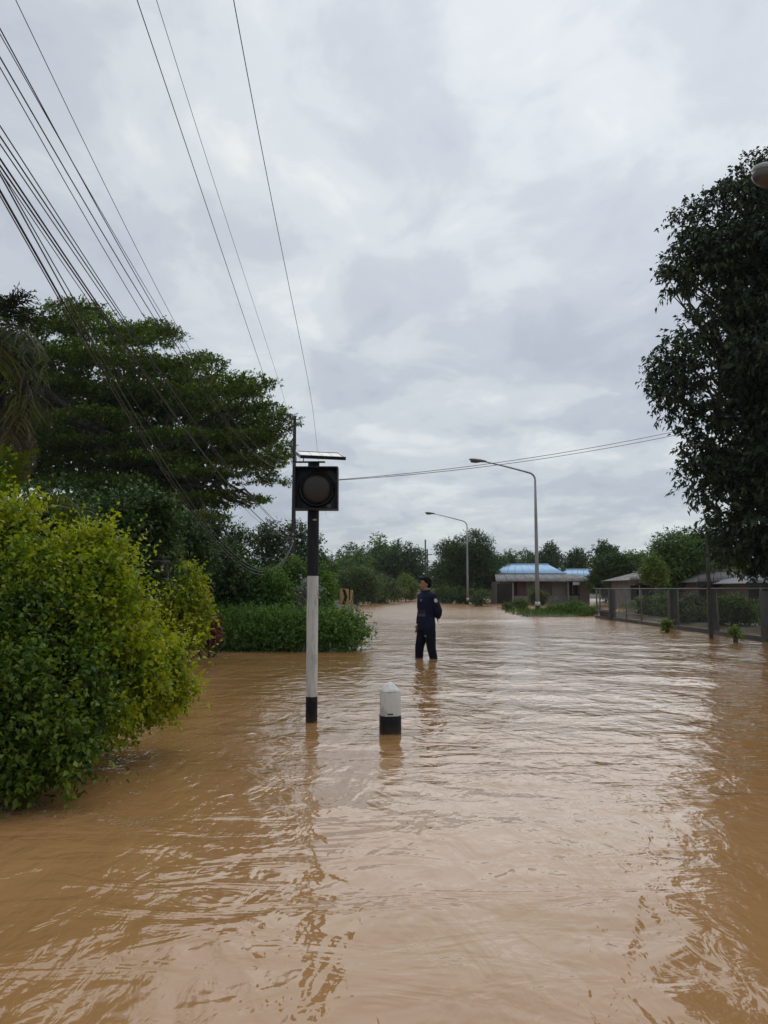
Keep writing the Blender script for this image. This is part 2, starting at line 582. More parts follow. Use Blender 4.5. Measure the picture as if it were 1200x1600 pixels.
def dome(rng, cx, cy, z0, rx, ry, h, n=22, f=0.34, low=-0.25):
    """uneven crown: lobes spread over an ellipsoid from z0 to z0+h, plus a core"""
    out = [((cx, cy, z0 + h * 0.45), (rx * 0.62, ry * 0.62, h * 0.36))]
    cz, rz = z0 + h * 0.45, h * 0.5
    out.append(((cx + rng.uniform(-.25, .25) * rx, cy, cz + rz * (0.98 - f * 0.8)), (rx * f, ry * f, rz * f * 0.8)))
    while len(out) < n + 1:
        u = rng.normal(size=3)
        u /= np.linalg.norm(u)
        if u[2] < low and rng.random() < 0.65:
            continue
        q = rng.uniform(0.56, 0.80)
        s = rng.uniform(0.7, 1.25) * f
        out.append(((cx + u[0] * rx * q, cy + u[1] * ry * q, cz + u[2] * rz * q), (rx * s, ry * s, rz * s * 0.85)))
    return out


# ------------------------------------------------------------------ terrain and flood water
def sstep(a, b, x):
    t = np.clip((x - a) / (b - a), 0, 1)
    return t * t * (3 - 2 * t)


rngw = np.random.default_rng(3)


def vnoise(X, Y, scale, seed):
    """smooth value noise on a grid (bilinear, eased)"""
    r = np.random.default_rng(seed)
    T = r.random((64, 64))
    x, y = X * scale, Y * scale
    xi, yi = np.floor(x).astype(int), np.floor(y).astype(int)
    fx, fy = x - xi, y - yi
    fx, fy = fx * fx * (3 - 2 * fx), fy * fy * (3 - 2 * fy)
    g = lambda a, b: T[a % 64, b % 64]
    return (g(xi, yi) * (1 - fx) * (1 - fy) + g(xi + 1, yi) * fx * (1 - fy) + g(xi, yi + 1) * (1 - fx) * fy + g(xi + 1, yi + 1) * fx * fy)


def grid_object(name, xs, ys, zf, mat, kind):
    X, Y = np.meshgrid(xs, ys)
    Z = zf(X, Y)
    nx, ny = len(xs), len(ys)
    co = np.stack([X, Y, Z], -1).reshape(-1, 3).astype(np.float32)
    i = np.arange((ny - 1) * (nx - 1))
    r, c = i // (nx - 1), i % (nx - 1)
    a = r * nx + c
    fa = np.stack([a, a + 1, a + nx + 1, a + nx], 1).astype(np.int32)
    me = bpy.data.meshes.new(name)
    me.vertices.add(len(co))
    me.vertices.foreach_set('co', co.reshape(-1))
    me.loops.add(fa.size)
    me.loops.foreach_set('vertex_index', fa.reshape(-1))
    me.polygons.add(len(fa))
    me.polygons.foreach_set('loop_start', np.arange(0, fa.size, 4, dtype=np.int32))
    me.polygons.foreach_set('loop_total', np.full(len(fa), 4, dtype=np.int32))
    me.polygons.foreach_set('use_smooth', np.ones(len(fa), dtype=bool))
    me.update(calc_edges=True)
    me.materials.append(mat)
    o = bpy.data.objects.new(name, me)
    col.objects.link(o)
    o['kind'] = kind
    return o


def ground_h(X, Y):
    z = np.full_like(X, -0.34)
    # left bank: shrubs by the camera, then the hedge, then the verge of the side road
    e = np.interp(Y, [-10, 2, 4, 6.5, 9, 12, 15, 16.2, 17.5, 30, 60, 100], [-2.9, -2.9, -2.7, -2.5, -3.6, -4.2, -4.3, -1.6, -0.7, -0.9, -1.2, -2])
    z = z + 0.50 * sstep(0.0, 1.0, e - X)
    z = z + 0.55 * sstep(82, 100, Y)
    z = z + 0.42 * sstep(9.25, 10.2, X) * sstep(11, 13, Y) * (1 - sstep(34, 38, Y))
    pat = vnoise(X, Y, 0.7, 5) * 0.6 + vnoise(X, Y, 2.1, 6) * 0.4
    z = z + 0.46 * sstep(0.42, 0.58, pat) * sstep(5.2, 6.6, X) * (1 - sstep(10.5, 12, X)) * sstep(31, 34, Y) * (1 - sstep(40, 44, Y))
    z = z + 0.45 * sstep(0.45, 0.6, pat) * sstep(2.0, 4.0, X) * (1 - sstep(9, 11, X)) * sstep(58, 62, Y)
    return z + (vnoise(X, Y, 0.5, 9) - 0.5) * 0.06


def graded(a, b, s0, g, origin=0.0):
    """positions from a to b, spacing s0 near origin growing by g per metre"""
    out = [origin]
    x = origin
    while x < b:
        x += s0 + g * abs(x - origin)
        out.append(x)
    neg = []
    x = origin
    while x > a:
        x -= s0 + g * abs(x - origin)
        neg.append(x)
    return np.array(neg[::-1] + out)


m, nn, ll_, b = mat_base('ground')
t = N(nn, 'ShaderNodeTexCoord')
no = N(nn, 'ShaderNodeTexNoise')
no.inputs['Scale'].default_value = 0.8
no.inputs['Detail'].default_value = 8
ll_.new(t.outputs['Object'], no.inputs['Vector'])
ll_.new(ramp(nn, ll_, no.outputs['Fac'], [(0.35, (0.10, 0.062, 0.03)), (0.5, (0.05, 0.055, 0.02)), (0.65, (0.03, 0.05, 0.015))]), b.inputs['Base Color'])
b.inputs['Roughness'].default_value = 0.9
M['ground'] = m
grid_object('ground', graded(-900, 900, 0.5, 0.06), graded(-60, 1600, 0.5, 0.05, 15.0), ground_h, M['ground'], 'structure')

# muddy flood water: opaque silt below a clear, rippled surface
m, nn, ll_, b = mat_base('flood_water')
t = N(nn, 'ShaderNodeTexCoord')


def wmap(scale, rot, loc=(0, 0, 0)):
    mp = N(nn, 'ShaderNodeMapping')
    mp.inputs['Scale'].default_value = scale
    mp.inputs['Rotation'].default_value = (0, 0, rot)
    mp.inputs['Location'].default_value = loc
    ll_.new(t.outputs['Object'], mp.inputs[0])
    return mp.outputs[0]


def wtex(vec, scale, detail, rough=0.5, dist=0.0):
    n = N(nn, 'ShaderNodeTexNoise')
    n.inputs['Scale'].default_value = scale
    n.inputs['Detail'].default_value = detail
    n.inputs['Roughness'].default_value = rough
    n.inputs['Distortion'].default_value = dist
    ll_.new(vec, n.inputs['Vector'])
    return n.outputs['Fac']


silt = wtex(wmap((1, 0.35, 1), R(-20)), 0.7, 5, 0.55, 0.8)
ll_.new(ramp(nn, ll_, silt, [(0.25, (0.310, 0.163, 0.062)), (0.5, (0.345, 0.188, 0.078)), (0.75, (0.380, 0.218, 0.100))]), b.inputs['Base Color'])
b.inputs['Roughness'].default_value = 0.045
b.inputs['IOR'].default_value = 1.43
b.inputs['Specular IOR Level'].default_value = 0.5
# capillary ripples: patches of rough water between calm slicks
patch = ramp(nn, ll_, wtex(wmap((0.55, 0.30, 1), R(25)), 0.9, 3, 0.55, 0.6), [(0.42, 0.12), (0.62, 1.0)])
h1 = wtex(wmap((1, 0.55, 1), R(-32)), 3.2, 3, 0.5, 0.5)
h2 = wtex(wmap((1, 0.5, 1), R(28), (4, 2, 0)), 10.0, 3, 0.55, 0.7)
hh = math_node(nn, ll_, 'ADD', math_node(nn, ll_, 'MULTIPLY', h1, 1.0), math_node(nn, ll_, 'MULTIPLY', math_node(nn, ll_, 'MULTIPLY', h2, patch), 0.42))
h3 = wtex(wmap((0.5, 1, 1), R(-9), (1, 7, 0)), 4.2, 3, 0.55, 0.7)
hh = math_node(nn, ll_, 'ADD', hh, math_node(nn, ll_, 'MULTIPLY', math_node(nn, ll_, 'MULTIPLY', h3, ramp(nn, ll_, wtex(wmap((0.4, 0.6, 1), R(-15), (9, 1, 0)), 0.8, 3, 0.6, 0.5), [(0.4, 0.25), (0.6, 1.0)])), 0.8))
bu = N(nn, 'ShaderNodeBump')
bu.inputs['Strength'].default_value = 1.0
bu.inputs['Distance'].default_value = 0.030
# the current is quicker and choppier over the road beyond the person
spw = N(nn, 'ShaderNodeSeparateXYZ')
ll_.new(t.outputs['Object'], spw.inputs[0])
chop = math_node(nn, ll_, 'MINIMUM', math_node(nn, ll_, 'MAXIMUM', math_node(nn, ll_, 'MULTIPLY_ADD', spw.outputs[1], 0.012, 0.80), 0.9), 1.2)
ll_.new(math_node(nn, ll_, 'MULTIPLY', hh, chop), bu.inputs['Height'])
# wavelets too fine to model roughen the fast water farther out
ll_.new(math_node(nn, ll_, 'MINIMUM', math_node(nn, ll_, 'MAXIMUM', math_node(nn, ll_, 'MULTIPLY_ADD', spw.outputs[1], 0.0065, -0.02), 0.045), 0.22), b.inputs['Roughness'])
ll_.new(bu.outputs[0], b.inputs['Normal'])
M['water'] = m


def water_h(X, Y):
    z = np.zeros_like(X)
    dist = np.sqrt(X * X + Y * Y)
    calm = 0.35 + 1.0 * sstep(0.35, 0.75, vnoise(X + 20, Y + 5, 0.22, 21) * 0.7 + vnoise(X, Y, 0.8, 22) * 0.3)
    r = np.random.default_rng(11)
    for i in range(46):
        lam = 0.28 * (10 ** r.uniform(0, 0.95))
        an = R(62) + r.normal(0, 0.42)              # the current runs from the right rear to the left front
        kx, ky = math.cos(an) * 2 * math.pi / lam, math.sin(an) * 2 * math.pi / lam
        ph = r.uniform(0, 6.28)
        slope = 0.0078 * r.uniform(0.5, 1.3)
        amp = slope * lam / 6.28
        fade = 1 - sstep(lam * 16, lam * 42, dist)
        warp = 1.6 * vnoise(X + i * 3.1, Y - i * 1.7, 0.45, 30 + i % 7)
        z += amp * fade * calm * np.sin(kx * X + ky * Y + ph + warp * 3.0)
    # the flood drops over the submerged road edge: two low standing steps
    z += 0.055 * sstep(28.2, 29.6, Y + 0.25 * vnoise(X, Y, 0.9, 41)) * sstep(1.2, 2.4, X) * (1 - sstep(5.0, 6.8, X)) * (1 - sstep(30.5, 35, Y))
    z += 0.045 * sstep(41.0, 42.4, Y) * sstep(2.2, 3.4, X) * (1 - sstep(4.6, 5.6, X)) * (1 - sstep(43.0, 46, Y))
    # ripples round the posts and the wading person
    for (x, y, a) in ((-0.685, 7.37, 0.006), (0.054, 6.83, 0.006), (0.78, 14.0, 0.007)):
        d = np.sqrt((X - x) ** 2 + (Y - y) ** 2)
        z += a * np.exp(-d / 0.28) * np.cos(d * 34)
    return z


wx_ = graded(-700, 700, 0.07, 0.034)
wy_ = graded(-30, 1300, 0.032, 0.0155, 1.9)
grid_object('flood_water', wx_, wy_, water_h, M['water'], 'structure')

# ------------------------------------------------------------------ houses
def corrugated(name, parent, mat, p0, p1, q0, q1, sheets, waves=5, amp=0.025, gap=0.012, taper0=None):
    """roof slope from eave p0-p1 up to ridge q0-q1, split into overlapping corrugated sheets, one part each"""
    p0, p1, q0, q1 = map(Vector, (p0, p1, q0, q1))
    for s in range(sheets):
        a, b_ = s / sheets, (s + 1) / sheets
        mb = MB()
        nst = waves * 4
        vv, ff = [], []
        nrm = ((p1 - p0).cross(q0 - p0)).normalized()
        if nrm.z < 0:
            nrm = -nrm
        w = (p1 - p0).length / sheets
        g = gap / max(w, 0.01)
        for i in range(nst + 1):
            tt = a + (b_ - a) * (g + (1 - 2 * g) * i / nst)
            h = amp * math.sin(2 * math.pi * waves * i / nst) + 0.004 * (s % 2)
            e0, e1 = p0.lerp(p1, tt), q0.lerp(q1, tt)
            vv += [e0 + nrm * h, e1 + nrm * h, e0 + nrm * (h - 0.012), e1 + nrm * (h - 0.012)]
        for i in range(nst):
            k = i * 4
            ff += [(k, k + 4, k + 5, k + 1), (k + 2, k + 3, k + 7, k + 6), (k, k + 2, k + 6, k + 4), (k + 1, k + 5, k + 7, k + 3)]
        mb.add(vv, ff)
        mb.build('roof_sheet', mat, parent, smooth=True)


M['blue_roof'] = pmat('blue_roof', (0.38, 0.56, 0.76), (0.32, 0.51, 0.73), 0.75, 2, dirt=(0.36, 0.46, 0.55), dscale=1.5, damt=0.5)
M['blue_edge'] = pmat('blue_edge', (0.10, 0.20, 0.34), None, 0.45, 2)
M['fibre_roof'] = pmat('fibre_roof', (0.30, 0.29, 0.28), (0.13, 0.125, 0.12), 0.9, 3, bump=0.3, dirt=(0.06, 0.06, 0.055), dscale=2.5, damt=0.8)
M['dark_roof'] = pmat('dark_roof', (0.10, 0.09, 0.095), (0.065, 0.06, 0.062), 0.8, 2, dirt=(0.04, 0.038, 0.036), dscale=2, damt=0.6)
M['blue_grey_roof'] = pmat('blue_grey_roof', (0.15, 0.165, 0.19), (0.10, 0.11, 0.125), 0.7, 2, dirt=(0.06, 0.06, 0.06), dscale=2, damt=0.6)
M['plank'] = pmat('plank_wall', (0.17, 0.135, 0.11), (0.09, 0.072, 0.06), 0.85, 5, (6, 1, 0.6), 0.3)
M['plank_pink'] = pmat('plank_pink', (0.17, 0.105, 0.09), (0.10, 0.06, 0.052), 0.85, 4, (6, 1, 0.6), 0.3)
M['plank_grey'] = pmat('plank_grey', (0.27, 0.24, 0.21), (0.15, 0.13, 0.11), 0.85, 4, (6, 1, 0.6), 0.3)
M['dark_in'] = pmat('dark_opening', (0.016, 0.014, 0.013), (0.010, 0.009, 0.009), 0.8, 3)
M['render_wall'] = pmat('render_wall', (0.23, 0.21, 0.19), (0.15, 0.14, 0.125), 0.9, 2, dirt=(0.08, 0.07, 0.06), dscale=1.6, damt=0.7)
M['white_plastic'] = pmat('white_plastic', (0.6, 0.6, 0.58), None, 0.5, 4)

# wooden house with a fibre-cement roof, flooded to its floor
HY = 60.0
x0, x1 = wx(779, HY), wx(921, HY)
ze = wz(908, HY)
root = empty('wooden_house', ((x0 + x1) / 2, HY, -0.1), 'low brown wooden house with weathered grey corrugated roof, in front of the blue roofs', 'house')
cuts = [779, 800, 808, 822, 836, 846, 862, 884, 888, 905, 921]
mats = ['plank_grey', 'dark_in', 'plank_pink', 'plank_grey', 'plank', 'plank', 'plank_grey', 'plank', 'dark_in', 'plank_grey']
for i in range(len(cuts) - 1):
    a, c = wx(cuts[i], HY), wx(cuts[i + 1], HY)
    rec = 0.12 if mats[i] == 'dark_in' else 0.02 * (i % 3)
    MB().box(((a + c) / 2, HY + rec, (ze - 0.3) / 2 + 0.02), (c - a - 0.03, 0.08, ze + 0.36)).build('wall_panel', M[mats[i]], root, bevel=0.006)
MB().box(((x0 + x1) / 2, HY + 2.4, (ze - 0.3) / 2), (x1 - x0 - 0.1, 4.4, ze + 0.25)).build('wall', M['plank'], root)
for px in (801, 836, 887):
    MB().box((wx(px, HY - 0.6), HY - 0.75, (ze - 0.35) / 2), (0.12, 0.12, ze + 0.3)).build('porch_post', M['plank_grey'], root)
w = MB().box((wx(894, HY), HY - 0.06, wz(920, HY)), (0.9, 0.05, 0.75)).build('window', M['dark_in'], root)
for dx in (-0.46, 0, 0.46):
    MB().box((wx(894, HY) + dx, HY - 0.10, wz(920, HY)), (0.06, 0.05, 0.8)).build('bar', M['plank_grey'], w)
MB().box((wx(868, HY), HY - 0.28, wz(938, HY) + 0.0), (3.4, 0.14, 0.72)).build('low_wall', M['render_wall'], root, bevel=0.02)
MB().box((wx(814, HY), HY - 0.30, wz(938, HY)), (1.5, 0.10, 0.7)).build('low_wall', M['plank_grey'], root, bevel=0.02)
MB().box((wx(896, HY), HY - 0.9, wz(911, HY) - 0.04), (0.5, 0.06, 0.24)).build('white_board', M['white_plastic'], root, bevel=0.01)
corrugated('roof', root, M['fibre_roof'], (x0 - 0.35, HY - 1.0, ze - 0.02), (x1 + 0.2, HY - 1.0, ze - 0.02), (x0 + 0.1, HY + 2.6, wz(897.5, HY + 2.6)), (x1 - 0.1, HY + 2.6, wz(897.5, HY + 2.6)), 9)
corrugated('roof', root, M['fibre_roof'], (x0 - 0.35, HY + 6, ze - 0.02), (x1 + 0.2, HY + 6, ze - 0.02), (x0 + 0.1, HY + 2.66, wz(897.5, HY + 2.6)), (x1 - 0.1, HY + 2.66, wz(897.5, HY + 2.6)), 9)


def hip_house(name, label, pxa, pxb, Y, py_eave, py_ridge, rxa, rxb, depth, roofmat, wallmat, edge, sheets=8):
    xa, xb = wx(pxa, Y), wx(pxb, Y)
    z_e, z_r = wz(py_eave, Y), wz(py_ridge, Y + depth / 2)
    ra, rb = wx(rxa, Y + depth / 2), wx(rxb, Y + depth / 2)
    rt = empty(name, ((xa + xb) / 2, Y + depth / 2, -0.1), label, 'house')
    MB().box(((xa + xb) / 2, Y + depth / 2, (z_e - 0.4) / 2), (xb - xa - 1.0, depth - 1.0, z_e + 0.32)).build('wall', wallmat, rt)
    for q in (0.3, 0.7):
        wd = MB().box((xa + (xb - xa) * q, Y + 0.46, z_e * 0.55), (1.1, 0.1, 0.9)).build('window', M['dark_in'], rt)
        MB().box((xa + (xb - xa) * q, Y + 0.42, z_e * 0.55), (0.06, 0.08, 0.96)).build('frame', M['white_plastic'], wd)
    corrugated('roof', rt, roofmat, (xa, Y, z_e), (xb, Y, z_e), (ra, Y + depth / 2, z_r), (rb, Y + depth / 2, z_r), sheets, 4, 0.018)
    corrugated('roof', rt, roofmat, (xb, Y + depth, z_e), (xa, Y + depth, z_e), (rb, Y + depth / 2 + 0.05, z_r), (ra, Y + depth / 2 + 0.05, z_r), sheets, 4, 0.018)
    for (xe, rr) in ((xa, ra), (xb, rb)):
        MB().prism([(xe, Y + 0.05, z_e), (xe, Y + depth - 0.05, z_e), (rr, Y + depth / 2, z_r - 0.02)], (0, 0, -0.04)).build('roof_hip', roofmat, rt)
    for yy in (Y - 0.06, Y + depth + 0.06):
        MB().box(((xa + xb) / 2, yy, z_e - 0.10), (xb - xa + 0.06, 0.08, 0.22)).build('fascia', edge, rt)
    MB().tube([(ra, Y + depth / 2 + 0.02, z_r + 0.03), (rb, Y + depth / 2 + 0.02, z_r + 0.03)], 0.07, 8).build('ridge_cap', roofmat, rt, smooth=True)
    return rt


hip_house('blue_roofed_house', 'house with light blue hipped metal roof behind the wooden house', 779, 885, 68.0, 896, 882.5, 788, 858, 9.0, M['blue_roof'], M['render_wall'], M['blue_edge'])
hip_house('blue_roofed_annexe', 'small low annexe with light blue roof, right of the larger blue roof', 885, 922, 68.5, 900, 890.5, 885.5, 921, 4.0, M['blue_roof'], M['render_wall'], M['blue_edge'], 4)
hip_house('grey_roofed_house', 'pale house with grey roof seen over the far end of the fence', 984, 1046, 48.0, 906, 895, 990, 1036, 6.0, M['fibre_roof'], M['render_wall'], M['plank'], 6)
hip_house('dark_roofed_house', 'house with dark brownish roof between slender trunk and thick fence post', 1090, 1166, 42.0, 909, 893, 1096, 1158, 6.0, M['dark_roof'], M['plank'], M['dark_in'], 6)
hip_house('blue_grey_roofed_house', 'house with blue-grey roof cut off by the right edge behind the fence', 1166, 1260, 38.0, 911, 897, 1180, 1250, 6.0, M['blue_grey_roof'], M['plank'], M['dark_in'], 7)

# ------------------------------------------------------------------ fence along the right
FX = 9.0
M['fence_steel'] = pmat('fence_steel', (0.15, 0.15, 0.145), (0.09, 0.088, 0.085), 0.6, 8, (1, 1, 0.2), metallic=0.3, dirt=(0.07, 0.05, 0.04), dscale=4, damt=0.6)
fence = empty('concrete_fence', (FX, 22, -0.3), 'chain-link fence with concrete posts and thin top rail along the right flood edge', 'fence')
FT = 1.23
posts = [(12.2, 0.22), (18.2, 0.25), (21.3, 0.18), (24.2, 0.21), (30.6, 0.22)]
for (y, w_) in posts:
    MB().box((FX + 0.02, y, (FT - 0.5) / 2), (w_, w_, FT + 0.42)).build('post', M['old_concrete'], fence, bevel=0.012)
for (y, w_) in ((18.55, 0.05), (21.0, 0.05), (23.8, 0.05), (27.2, 0.05), (28.9, 0.05), (32.4, 0.06), (32.9, 0.06)):
    MB().tube([(FX + 0.05, y, -0.3), (FX + 0.05, y, FT - 0.03)], w_ / 2, 8).build('steel_post', M['fence_steel'], fence, smooth=True)
MB().tube([(FX - 0.03, 12.2, FT + 0.02), (FX - 0.03, 22, FT + 0.005), (FX - 0.03, 33, FT + 0.0)], 0.022, 6).build('top_rail', M['fence_steel'], fence, smooth=True)
MB().tube([(FX, 24.2, 0.30), (FX, 32.9, 0.32)], 0.018, 6).build('bottom_rail', M['fence_steel'], fence, smooth=True)
MB().tube([(FX, 32.95, FT), (FX + 6, 33.2, FT)], 0.022, 6).build('top_rail', M['fence_steel'], fence, smooth=True)
ys = [12.2, 15.2, 18.2, 21.3, 24.2, 27.4, 30.6, 33.0]
for i in range(len(ys) - 1):
    MB().box((FX + 0.02, (ys[i] + ys[i + 1]) / 2, -0.12 + 0.015 * (i % 2)), (0.12, ys[i + 1] - ys[i] - 0.03, 0.44)).build('plinth_slab', M['old_concrete'], fence, bevel=0.012)
# chain link: woven wires between the posts
for i in range(len(ys) - 1):
    mb = MB()
    ya, yb = ys[i] + 0.08, ys[i + 1] - 0.08
    zb, zt = 0.13, FT - 0.02
    H = zt - zb
    st = 0.075
    k = int((yb - ya + H) / st)
    for sgn in (0, 1):
        for j in range(k):
            s0 = ya - H + j * st
            pa, pb = max(s0, ya), min(s0 + H, yb)
            if pb <= pa:
                continue
            za, zc = zb + (pa - s0), zb + (pb - s0)
            if sgn:
                za, zc = zt - (pa - s0), zt - (pb - s0)
            x = FX + (0.004 if sgn else -0.004)
            w_ = 0.0022
            mb.add([(x, pa, za - w_), (x, pa, za + w_), (x, pb, zc + w_), (x, pb, zc - w_), (x + w_, pa, za), (x + w_, pb, zc)], [(0, 1, 2, 3), (0, 3, 5, 4), (1, 4, 5, 2)])
    tag(mb.build('wire_mesh', M['fence_steel'], fence), kind='stuff')
# rusty gate leaf leaning at the far end
gate = empty('rusty_gate', (FX, 31.6, -0.2), 'rusty reddish low sheet at the far left foot of the fence', 'gate')
for i in range(4):
    MB().box((FX + 0.06, 31.0 + i * 0.42, 0.10), (0.03, 0.40, 0.5)).build('panel', M['rust'], gate, bevel=0.006)
MB().tube([(FX + 0.06, 30.8, 0.37), (FX + 0.06, 32.5, 0.37)], 0.02, 6).build('rail', M['galv'], gate)

# ------------------------------------------------------------------ street lamps
def street_lamp(base, h, arm, rise, label, rb=0.11, head=(0.62, 0.26, 0.15), hm='lamp_grey', gm='lamp_glass', band=True, group='street lamps reaching over the flooded road', pm='galv', bowl=(0.36, 0.40, 0.42)):
    bx, by, bz = base
    rt = empty('street_lamp', base, label, 'street lamp', group)
    rt_top = rb * 0.5
    prof = [(rb, bz - 0.0), (rb * 0.92, bz + h * 0.3), (rb * 0.72, bz + h * 0.7), (rt_top, bz + h - 0.35)]
    pole = MB().tube([(bx, by, z) for r, z in prof], [r for r, z in prof], 12).build('pole', M[pm], rt, smooth=True)
    pts = [(bx, by, bz + h - 0.36)]
    for i in range(6):
        a = i / 5 * math.pi / 2 * 0.86
        pts.append((bx - 0.42 * (1 - math.cos(a)), by, bz + h - 0.36 + 0.42 * math.sin(a)))
    ex, ez = pts[-1][0], pts[-1][2]
    for i in range(1, 7):
        t_ = i / 6
        pts.append((ex - arm * t_, by, ez + rise * t_ * (1.12 - 0.12 * t_)))
    MB().tube(pts, [rt_top] + [rt_top * 0.95] * 6 + [rt_top * 0.85 - 0.015 * (i / 6) for i in range(6)], 10).build('arm', M[pm], rt, smooth=True)
    hx, hz = pts[-1][0], pts[-1][2]
    l, w_, d = head
    sl = math.atan2(rise, arm) * 0.5
    hd = MB()
    secs = [(0.12, 0.35, 0.45), (0.0, 0.6, 0.7), (-0.25, 0.95, 0.95), (-0.6, 1.0, 1.0), (-0.88, 0.8, 0.75), (-1.0, 0.35, 0.35)]
    hd.tube([(hx + s * l, by, hz - s * l * math.tan(sl) * 1.0 * -1 * -1 + 0.02) for s, a, c in secs], [d * 0.5 * c for s, a, c in secs], 14, ry=[w_ * 0.5 * a for s, a, c in secs], up=(0, 0, 1))
    ho = hd.build('lamp_head', M[hm], rt, smooth=True)
    MB().ellipsoid((hx - l * 0.58, by, hz - 0.33 * d + l * 0.58 * math.tan(sl)), (l * bowl[0], w_ * bowl[1], d * bowl[2]), 18, 10).build('bowl', M[gm], ho, smooth=True)
    if band:
        MB().tube([(bx, by, bz - 0.3), (bx, by, bz + 0.32)], [rb * 1.12, rb * 1.1], 12).build('base_band', M['black_paint'], rt, smooth=True)
        MB().lathe((bx, by, bz), [(rb * 1.25, 0.33), (rb * 1.25, 0.52), (rb * 1.05, 0.53)], 12).build('white_band', M['white_paint'], rt, smooth=True)
    return rt


Y1 = 42.0
p = at(840, 945, Y1)
street_lamp((p.x, Y1, -0.02), wz(740, Y1) + 0.02, 2.45, 0.62, 'tall galvanised street lamp in front of the wooden house', 0.115, (0.85, 0.34, 0.18))
Y2 = 59.0
p = at(731, 943, Y2)
street_lamp((p.x, Y2, -0.02), wz(815, Y2) + 0.02, 2.2, 0.55, 'thinner, farther street lamp in front of the round dark tree', 0.085, (0.7, 0.3, 0.15))
Y3 = 11.6
hd_p = at(1173, 270, Y3)
street_lamp((hd_p.x + 3.15, Y3, -0.05), hd_p.z - 0.38, 2.0, 0.36, 'street lamp whose pale-topped brown head pokes in at the upper right edge', 0.11, (0.78, 0.40, 0.20), 'lamp_white', 'lamp_brown', bowl=(0.45, 0.50, 1.0))

# ------------------------------------------------------------------ flashing warning light on a banded pole
PX, PY = wx(488.5, 7.37), 7.37
fl = empty('warning_light', (PX, PY, -0.32), 'black square warning light under a solar panel on a black and white banded pole', 'warning light')
r_ = 0.0555
zb1, zb2 = wz(1088, PY), wz(900, PY)
MB().lathe((PX, PY, 0), [(r_, -0.34), (r_, zb1)], 28).build('lower_black_band', M['black_paint'], fl, smooth='auto')
MB().lathe((PX, PY, 0), [(r_ - 0.0006, zb1), (r_ - 0.0006, zb2)], 28).build('white_pole', M['white_paint'], fl, smooth='auto')
MB().lathe((PX, PY, 0), [(r_, zb2), (r_, wz(722, PY))], 28).build('upper_black_pole', M['black_paint'], fl, smooth='auto')
bxc = wx(493.5, PY - 0.12)
zt, zb_ = wz(730, PY - 0.15), wz(797, PY - 0.15)
bw = 0.414
yb_ = PY - 0.055
shell = MB()
th = 0.012
fy, by_ = yb_ - 0.16, yb_
cz = (zt + zb_) / 2
hh_ = zt - zb_
shell.box((bxc, by_ - 0.03, cz), (bw, 0.06, hh_))
for sx in (-1, 1):
    shell.box((bxc + sx * (bw / 2 - th / 2), (fy + by_) / 2 - 0.03, cz), (th, by_ - fy - 0.06, hh_ - 0.002))
for sz in (-1, 1):
    shell.box((bxc, (fy + by_) / 2 - 0.03, cz + sz * (hh_ / 2 - th / 2)), (bw - 2 * th - 0.002, by_ - fy - 0.06, th))
box = shell.build('light_box', M['box_metal'], fl, bevel=0.003)
# ring and lens facing the camera
def disc_y(c, r0, y0, r1, y1, n=36):
    mb = MB()
    vv, ff = [], []
    for (r, y) in ((r0, y0), (r1, y1)):
        for j in range(n):
            a = 2 * math.pi * j / n
            vv.append((c[0] + r * math.cos(a), y, c[1] + r * math.sin(a)))
    ff = [(j, (j + 1) % n, n + (j + 1) % n, n + j) for j in range(n)] + [tuple(range(n)), tuple(range(2 * n - 1, n - 1, -1))]
    return mb.add(vv, ff)
lens_c = (bxc - 0.0, cz - 0.004)
ring = MB()
n_ = 40
vv, ff = [], []
prof = [(0.176, by_ - 0.062), (0.170, by_ - 0.085), (0.158, by_ - 0.096), (0.150, by_ - 0.090), (0.150, by_ - 0.065)]
for r, y in prof:
    for j in range(n_):
        a = 2 * math.pi * j / n_
        vv.append((lens_c[0] + r * math.cos(a), y, lens_c[1] + r * math.sin(a)))
for i in range(len(prof)):
    i2 = (i + 1) % len(prof)
    for j in range(n_):
        j2 = (j + 1) % n_
        ff.append((i * n_ + j, i * n_ + j2, i2 * n_ + j2, i2 * n_ + j))
ring.add(vv, ff)
ring.build('ring', M['box_metal'], box, smooth='auto')
lens = MB()
vv, ff = [], []
prof = [(0.149, by_ - 0.070), (0.146, by_ - 0.092), (0.11, by_ - 0.104), (0.06, by_ - 0.110), (0.006, by_ - 0.112)]
for r, y in prof:
    for j in range(n_):
        a = 2 * math.pi * j / n_
        vv.append((lens_c[0] + r * math.cos(a), y, lens_c[1] + r * math.sin(a)))
for i in range(len(prof) - 1):
    for j in range(n_):
        j2 = (j + 1) % n_
        ff.append((i * n_ + j, i * n_ + j2, (i + 1) * n_ + j2, (i + 1) * n_ + j))
ff.append(tuple(range(n_)))
ff.append(tuple(4 * n_ + j for j in range(n_)))
lens.add(vv, ff)
lens.build('lens', M['lens'], box, smooth=True)
# a torn sticker at the lower right of the front
MB().box((bxc + 0.115, fy + 0.1005, zb_ + 0.045), (0.045, 0.003, 0.03), 0, 0, 0.3).build('sticker', M['concrete'], box)
MB().box((PX + 0.02, PY - r_ - 0.004, wz(813, PY)), (0.035, 0.006, 0.014)).build('clamp', M['alu'], fl)
